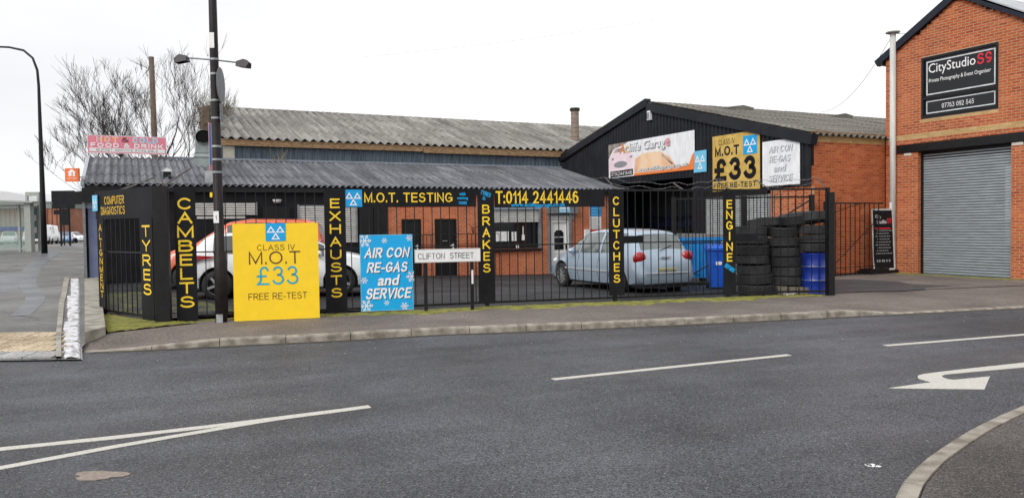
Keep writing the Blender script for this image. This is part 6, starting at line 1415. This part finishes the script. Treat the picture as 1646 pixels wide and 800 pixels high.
# overgrown brick chimney behind
o = site('ivy_chimney', 'dark brick chimney stub overgrown with dead twigs behind the lamp post', 'chimney', 2.75, 31.5, 3.5); o['off'] = (0, 0, 0)
b = MB(); b.prism_xz([(-.34, 0), (.34, 0), (.24, 1.4), (.12, 2.85), (-.08, 2.85), (-.26, 1.4)], -.3, .3); link('stack', b.mesh('stack', mat('sooty_brick', (.10, .065, .05), .9, scale=9, col2=(.17, .13, .09), bump=.6, bscale=25)), o)
def twigs(n, c, spread, up_, L_, r_=.006, seedv=3):
    q = random.Random(seedv); b = MB()
    for i in range(n):
        p = Vector((c[0] + q.uniform(-1, 1) * spread[0], c[1] + q.uniform(-1, 1) * spread[1], c[2] + q.uniform(-1, 1) * spread[2])); d = Vector((q.uniform(-1, 1), q.uniform(-1, 1), q.uniform(-.3, 1) + up_)).normalized(); P = [p]
        for k in range(3): d = (d + Vector((q.uniform(-.5, .5), q.uniform(-.5, .5), q.uniform(-.5, .5)))).normalized(); P.append(P[-1] + d * L_ / 3)
        b.tube(P, [r_, r_ * .8, r_ * .6, r_ * .3], 3, False)
    return b
m_ivy = mat('dead_ivy', (.06, .05, .035), .95, scale=8, col2=(.12, .11, .07))
tag(link('ivy', twigs(420, (0, 0, 1.5), (.28, .32, 1.35), .2, .45, .008, 5).mesh('ivy', m_ivy), o), kind='stuff')
bz = site('dead_brambles', 'tangle of dead brambles at the left end of the pale shed roof', 'brambles', 3.4, 34.5, 6.3); bz['off'] = (0, 0, 0)
tag(link('stems', twigs(380, (.1, .3, .25), (.45, 1.4, .35), .4, .7, .007, 8).mesh('stems', m_ivy), bz), kind='stuff')
o = site('weeds', 'dry weeds sprouting at the top of the dark roof', 'weeds', 5.2, 29.8, 4.25); o['off'] = (0, 0, 0)
b = twigs(16, (0, 0, 0), (.25, .05, .02), 2.5, .6, .006, 11); link('stems', b.mesh('stems', mat('dry_stem', (.30, .26, .16), .9)), o)['kind'] = 'stuff'

# ------------------------------------------------------------------ left background
def at(px, D_): return (px - 823) / 1235 * D_
o = thing('tall_lamp_column', 'tall slim black lamp column with a curved arm on the left pavement', 'lamp column', (-21.3, 35.0, .70))
P = [(0, 0, 0), (0, 0, 2.0), (-.02, 0, 7.6), (-.06, 0, 8.3), (-.25, 0, 8.85), (-.65, 0, 9.2), (-1.3, 0, 9.35), (-1.9, 0, 9.38)]
b = MB(); b.tube(P, [.13, .12, .06, .055, .05, .05, .045, .04], 12); link('column', b.mesh('column', m_black, smooth=True), o)
b = MB(); b.box(-2.5, -1.85, -.12, .12, 9.33, 9.45); link('lantern', b.mesh('lantern', m_flood if False else m_grey), o)
o = thing('timber_pole', 'bare brown timber utility pole rising behind the pink food sign', 'pole', (-16.65, 36.0, -.2)); b = MB(); b.tube([(0, 0, 0), (.05, 0, 5), (.0, 0, 9.95)], [.15, .14, .115], 12); link('shaft', b.mesh('shaft', m_pole_wood, smooth=True), o)
# the bare tree
tr = thing('bare_tree', 'leafless many-limbed tree behind the left end of the dark roof', 'tree', (-18.9, 42, -.2)); q = random.Random(21)
trunk = MB(); br = MB()
def grow(mb, p, d, L_, r_, depth):
    n = 4; P = [p]; rs = [r_]
    for k in range(n):
        d = (d + Vector((q.uniform(-.18, .18), q.uniform(-.18, .18), q.uniform(-.08, .12)))).normalized(); P.append(P[-1] + d * L_ / n); rs.append(r_ * (1 - .45 * (k + 1) / n))
    (mb or br).tube(P, rs, 6 if r_ > .05 else 4 if r_ > .015 else 3, False)
    if depth == 0: return
    kids = 3 if depth > 1 else 5
    for k in range(kids):
        i = q.choice((2, 3, 4)) if k else 4; side_ = Vector((q.uniform(-1, 1), q.uniform(-1, 1), q.uniform(-.2, .8))).normalized(); nd = (d * 1.0 + side_ * q.uniform(.40, .75) + Vector((0, 0, .16))).normalized()
        grow(None, P[i], nd, L_ * q.uniform(.58, .80), max(.008, rs[i] * q.uniform(.5, .74)), depth - 1)
trunk.tube([(0, 0, -.3), (0, 0, 1.2), (.05, 0, 2.0)], [.34, .28, .25], 12, False); link('trunk', trunk.mesh('trunk', m_branch, smooth=True), tr)
for (dx, dz, L_, r_) in ((-.62, .75, 3.6, .13), (-.35, 1, 3.9, .15), (-.08, 1.1, 4.2, .15), (.2, 1.1, 4.1, .14), (.5, .85, 3.8, .13), (.85, .55, 3.7, .11), (-.95, .5, 3.3, .10), (.0, .8, 3.4, .11), (-.2, .9, 3.7, .11), (.35, .7, 3.2, .1)):
    grow(None, Vector((0, 0, 1.7)), Vector((dx, q.uniform(-.4, .4), dz)).normalized(), L_ * .92, r_, 5)
br.v = [(x * (.86 if x > 0 else 1.0) - .35 * min(1, z / 4), y, z) for x, y, z in br.v]
link('branches', br.mesh('branches', m_branch), tr)
# bus shelter
sx = -26.8; bsh = thing('bus_shelter', 'pale framed glass bus shelter on the left pavement', 'bus shelter', (-25, 37.5, .75)); 
m_frame = mat('shelter_frame', (.33, .35, .32), .5, .1, var=.06); m_sglass = mat('shelter_glass', (.40, .45, .44), .1, var=.15, scale=1)
mg = bpy.data.materials.new('clear_glass'); mg.use_nodes = True; pb_ = mg.node_tree.nodes['Principled BSDF']; pb_.inputs['Base Color'].default_value = (.30, .42, .37, 1); pb_.inputs['Roughness'].default_value = .05; pb_.inputs['Alpha'].default_value = .42
for x in (-2.2, -.6, 1.0): b = MB(); b.box(x - .05, x + .05, -.05, .05, 0, 2.3); link('post', b.mesh('post', m_frame), bsh)
b = MB(); b.box(1.55, 1.85, -.5, -.2, -.05, 2.38); link('end_post', b.mesh('end_post', m_frame), bsh)
for x0, x1 in ((-2.15, -.65), (-.55, .95), (1.05, 1.55)): b = MB(); b.box(x0, x1, -.01, .01, .15, 2.15); link('glass_panel', b.mesh('glass_panel', mg), bsh)
for z in (.12, 2.2): b = MB(); b.box(-2.3, 1.6, -.03, .03, z, z + .08); link('rail', b.mesh('rail', m_frame), bsh)
b = MB(); b.box(-2.3, 1.6, -.04, .04, 1.02, 1.22); link('blue_band', b.mesh('blue_band', mat('band_blue', (.10, .14, .24), .5)), bsh)
b = MB(); b.v = [(-3.5, -.7, 2.60), (2.1, -.7, 2.34), (2.1, .9, 2.34), (-3.5, .9, 2.60), (-3.5, -.7, 2.68), (2.1, -.7, 2.42), (2.1, .9, 2.42), (-3.5, .9, 2.68)]; b.f = [(0, 3, 2, 1), (4, 5, 6, 7), (0, 1, 5, 4), (1, 2, 6, 5), (2, 3, 7, 6), (3, 0, 4, 7)]; b.m = [0] * 6; link('roof', b.mesh('roof', m_frame), bsh)
o = thing('timetable_totem', 'pale rectangular timetable totem rising behind the bus shelter', 'totem', (-24.0, 38.6, .75), R(5))
b = MB()
for q_ in ((-.32, -.22, 0, 2.95), (.22, .32, 0, 2.95), (-.22, .22, 2.75, 2.95), (-.22, .22, 2.1, 2.25)): b.box(q_[0], q_[1], -.06, .06, q_[2], q_[3])
link('frame', b.mesh('frame', m_frame), o)
b = MB(); b.box(-.22, .22, -.02, .02, .6, 2.1); link('panel', b.mesh('panel', mat('totem_green', (.16, .22, .22), .4)), o)
for z in (1.5, .9): b = MB(); b.box(-.20, .16, -.03, -.021, z, z + .3); link('timetable', b.mesh('timetable', m_white), o)
# road sign backs on posts
D_ = 56; o = thing('road_sign_back', 'large black back of a road sign on two posts beyond the lamp column', 'sign', (at(104, D_), D_, .62))
b = MB(); b.box(at(85, D_) - at(104, D_), at(122, D_) - at(104, D_), 0, .06, 2.75, 4.05); link('panel', b.mesh('panel', m_blackboard), o)
for px in (97.5, 111.5): b = MB(); x = at(px, D_) - at(104, D_); b.tube([(x, .12, 0), (x, .12, 4.0)], .07, 8); link('post', b.mesh('post', m_black), o)
b = MB(); b.box(at(97, D_) - at(104, D_), at(112, D_) - at(104, D_), .0, .05, 1.55, 2.72); link('lower_panel', b.mesh('lower_panel', m_blackboard), o)
b = MB(); b.box(at(88, D_) - at(104, D_), at(97, D_) - at(104, D_), .0, .05, 2.32, 2.66); link('small_panel', b.mesh('small_panel', m_blackboard), o)
D_ = 50; o = thing('road_sign_back', 'smaller black sign back half hidden by the workshop corner', 'sign', (at(132, D_), D_, .7)); b = MB(); b.box(at(121, D_) - at(132, D_), .9, 0, .06, 2.75, 3.6); link('panel', b.mesh('panel', m_blackboard), o)
b = MB(); b.tube([(.5, .1, 0), (.5, .1, 3.4)], .06, 8); link('post', b.mesh('post', m_black), o)
b = MB(); b.tube([(0, 0, 0), (0, 0, 2.9)], .05, 8); o = thing('thin_post', 'thin black post between the two sign posts far up the pavement', 'post', (at(104, 60), 60, .6)); link('shaft', b.mesh('shaft', m_black), o)
# far vehicles
FV = [(-1.95, .3, .9, .93, .7, .76, .72, .6), (-1.85, .25, .95, 1.2, .78, .82, .76, .6), (-1.6, .2, .95, 1.42, .8, .84, .77, .58), (.2, .2, .92, 1.45, .8, .84, .77, .58), (1.0, .2, .9, .98, .8, .84, .76, .64), (1.7, .22, .75, .8, .74, .78, .68, .56), (1.95, .32, .5, .55, .5, .6, .55, .45)]
VAN = [(-2.4, .4, 1.1, 1.9, .85, .92, .9, .8), (-2.35, .35, 1.15, 2.1, .9, .95, .92, .82), (.9, .3, 1.15, 2.15, .9, .95, .92, .80), (1.25, .3, 1.12, 1.95, .9, .95, .91, .78), (1.75, .3, 1.08, 1.18, .88, .93, .86, .74), (2.25, .3, .9, 1.0, .82, .88, .78, .66), (2.4, .4, .6, .66, .7, .74, .7, .6)]
GF = 'vehicles parked far up the side street'
def far(nm, lab, px, D_, T, pnt, rz, cat='car'):
    car(nm, lab, cat, (at(px, D_), D_, h_side(D_)), R(rz), T, (T[0][0] + .75, T[-1][0] - .8), .32, ((-1.4, .6),) if T is FV else ((.3, 1.2),), ((T[0][0] + .08, T[0][0] + .3), (.3 if T is FV else 1.27, 1.0 if T is FV else 1.74)), pnt, [('headlight', T[-1][0] - .16, .58, .66 if T is FV else .85, .1, .12, .1, m_head, 0)], group=GF, detail=False)
far('white_van', 'white van parked right behind the end post of the bus shelter', 59, 80, VAN, m_carwhite, -68, 'van')
far('white_van', 'white van parked behind the foot of the tall lamp column', 74, 86, VAN, m_carwhite, -68, 'van')
far('silver_car', 'pale silver hatchback parked left of the sign posts', 88, 95, FV, m_cargrey, -66)
far('blue_car', 'small blue car framed between the two sign posts', 104, 100, FV, m_carblue, -70)
far('white_car', 'low white car right of the sign posts, far up the street', 120, 104, FV, m_carwhite, -20)
far('white_car', 'white car seen through the bus shelter glass', 16, 84, FV, m_carwhite, -60)
# far buildings
def far_building(nm, lab, px0, px1, D_, ztop, mt, depth=12, rz=0., windows=0, roofh=0, roofm=None, band=0, bandm=None, cat='building'):
    x0, x1 = at(px0, D_), at(px1, D_); o = thing(nm, lab, cat, (x0, D_, 0), rz); L_ = x1 - x0
    b = MB(); b.box(0, L_, 0, depth, -.3, ztop - band); link('wall', b.mesh('wall', mt), o)
    if band: b = MB(); b.box(-.1, L_ + .1, -.1, depth, ztop - band, ztop); link('parapet', b.mesh('parapet', bandm), o)
    if roofh: b = MB(); b.prism_xz([(0, 0), (0, 0), (0, 0)], 0, 0) if False else None
    if roofh:
        b = MB(); b.v = [(-.2, -.3, ztop), (L_ + .2, -.3, ztop), (L_ + .2, depth / 2, ztop + roofh), (-.2, depth / 2, ztop + roofh), (-.2, depth, ztop), (L_ + .2, depth, ztop)]; b.f = [(0, 1, 2, 3), (3, 2, 5, 4), (0, 3, 4), (1, 5, 2), (0, 4, 5, 1)]; b.m = [0] * 5; link('roof', b.mesh('roof', roofm), o)
    for i in range(windows):
        b = MB(); xw = L_ * (i + .35) / windows; b.box(xw, xw + L_ * .3 / windows, -.05, 0, 1.4, 2.6); link('window', b.mesh('window', m_glass), o)
    return o
m_fbrick = mat('distant_brick', (.30, .13, .08), .9, var=.2, scale=.6); m_fbrick2 = mat('distant_red_brick', (.24, .09, .06), .9, var=.2, scale=.8); m_slate = mat('slate', (.16, .15, .15), .8)
o = far_building('brick_warehouse', 'long brown brick warehouse with a grey-green top band beyond the parked vehicles', -60, 101, 128, 6.7, m_fbrick, 20, band=1.1, bandm=mat('band_green', (.20, .22, .20), .7))
for i in range(22): b = MB(); b.box(.2 + i * .78, .28 + i * .78, -.12, 0, 0, 5.6); link('pilaster', b.mesh('pilaster', m_fbrick2), o)
far_building('terraced_house', 'red brick terraced house with slate roof far up the side street', 96, 126, 150, 3.2, m_fbrick2, 9, windows=3, roofh=1.5, roofm=m_slate)
o = far_building('terraced_house', 'taller distant brick house with a chimney at the end of the street', 124, 150, 165, 3.4, m_fbrick, 9, windows=2, roofh=1.9, roofm=m_slate)
b = MB(); b.box(.8, 1.8, 3.4, 4.6, 4.6, 6.4); link('chimney', b.mesh('chimney', m_fbrick2), o)
o = thing('pale_hall', 'pale hall with a low curved white roof on the far left skyline', 'building', (at(-40, 190), 190, 0))
b = MB(); x0, x1 = 0, at(98, 190) - at(-40, 190); P = [(x0, 0), (x1, 0), (x1, 8.6)] + [(x1 - (x1 - x0) * t, 8.6 + 3.6 * math.sin(t * 1.7)) for t in (.1, .25, .4, .6, .8, 1.0)]; b.prism_xz(P, 0, 30); link('hall', b.mesh('hall', mat('pale_hall', (.62, .63, .64), .8, var=.04)), o)
o = thing('street_poster', 'small red shop sign on the distant warehouse', 'sign', (at(62, 126), 126, 2.4)); b = MB(); b.box(0, 1.1, 0, .1, 0, 1.2); link('board', b.mesh('board', m_pred), o)

# ------------------------------------------------------------------ overhead cables
def cable(label, a, b_, sag, r_=.012, n=24):
    a, b_ = Vector(a), Vector(b_); m_ = MB(); P = []
    for i in range(n + 1): t = i / n; p = a.lerp(b_, t); P.append((p.x, p.y, p.z - sag * 4 * t * (1 - t)))
    m_.tube(P, r_, 5); o = link('cable', m_.mesh('cable', mat('cable_grey', (.42, .42, .43), .6), off=tuple(a)), None, tuple(a)); tag(o, label, 'cable')
fx, fy, _ = W(AC - .12, 15.5); 
cable('slack grey cable sagging from the white flue down to the garage roof', (fx, fy, 7.22), (13.3, 33.0, 6.35), .55, .008)
cable('short grey cable from the white flue to the studio roof edge', (fx, fy, 7.24), W(AC + .05, CB - .9, 7.15), .02, .01)
cable('thin pale telephone wire crossing the sky above the sheds', (-7.5, 40, 10.5), (8.2, 41, 12.5), .15, .006)
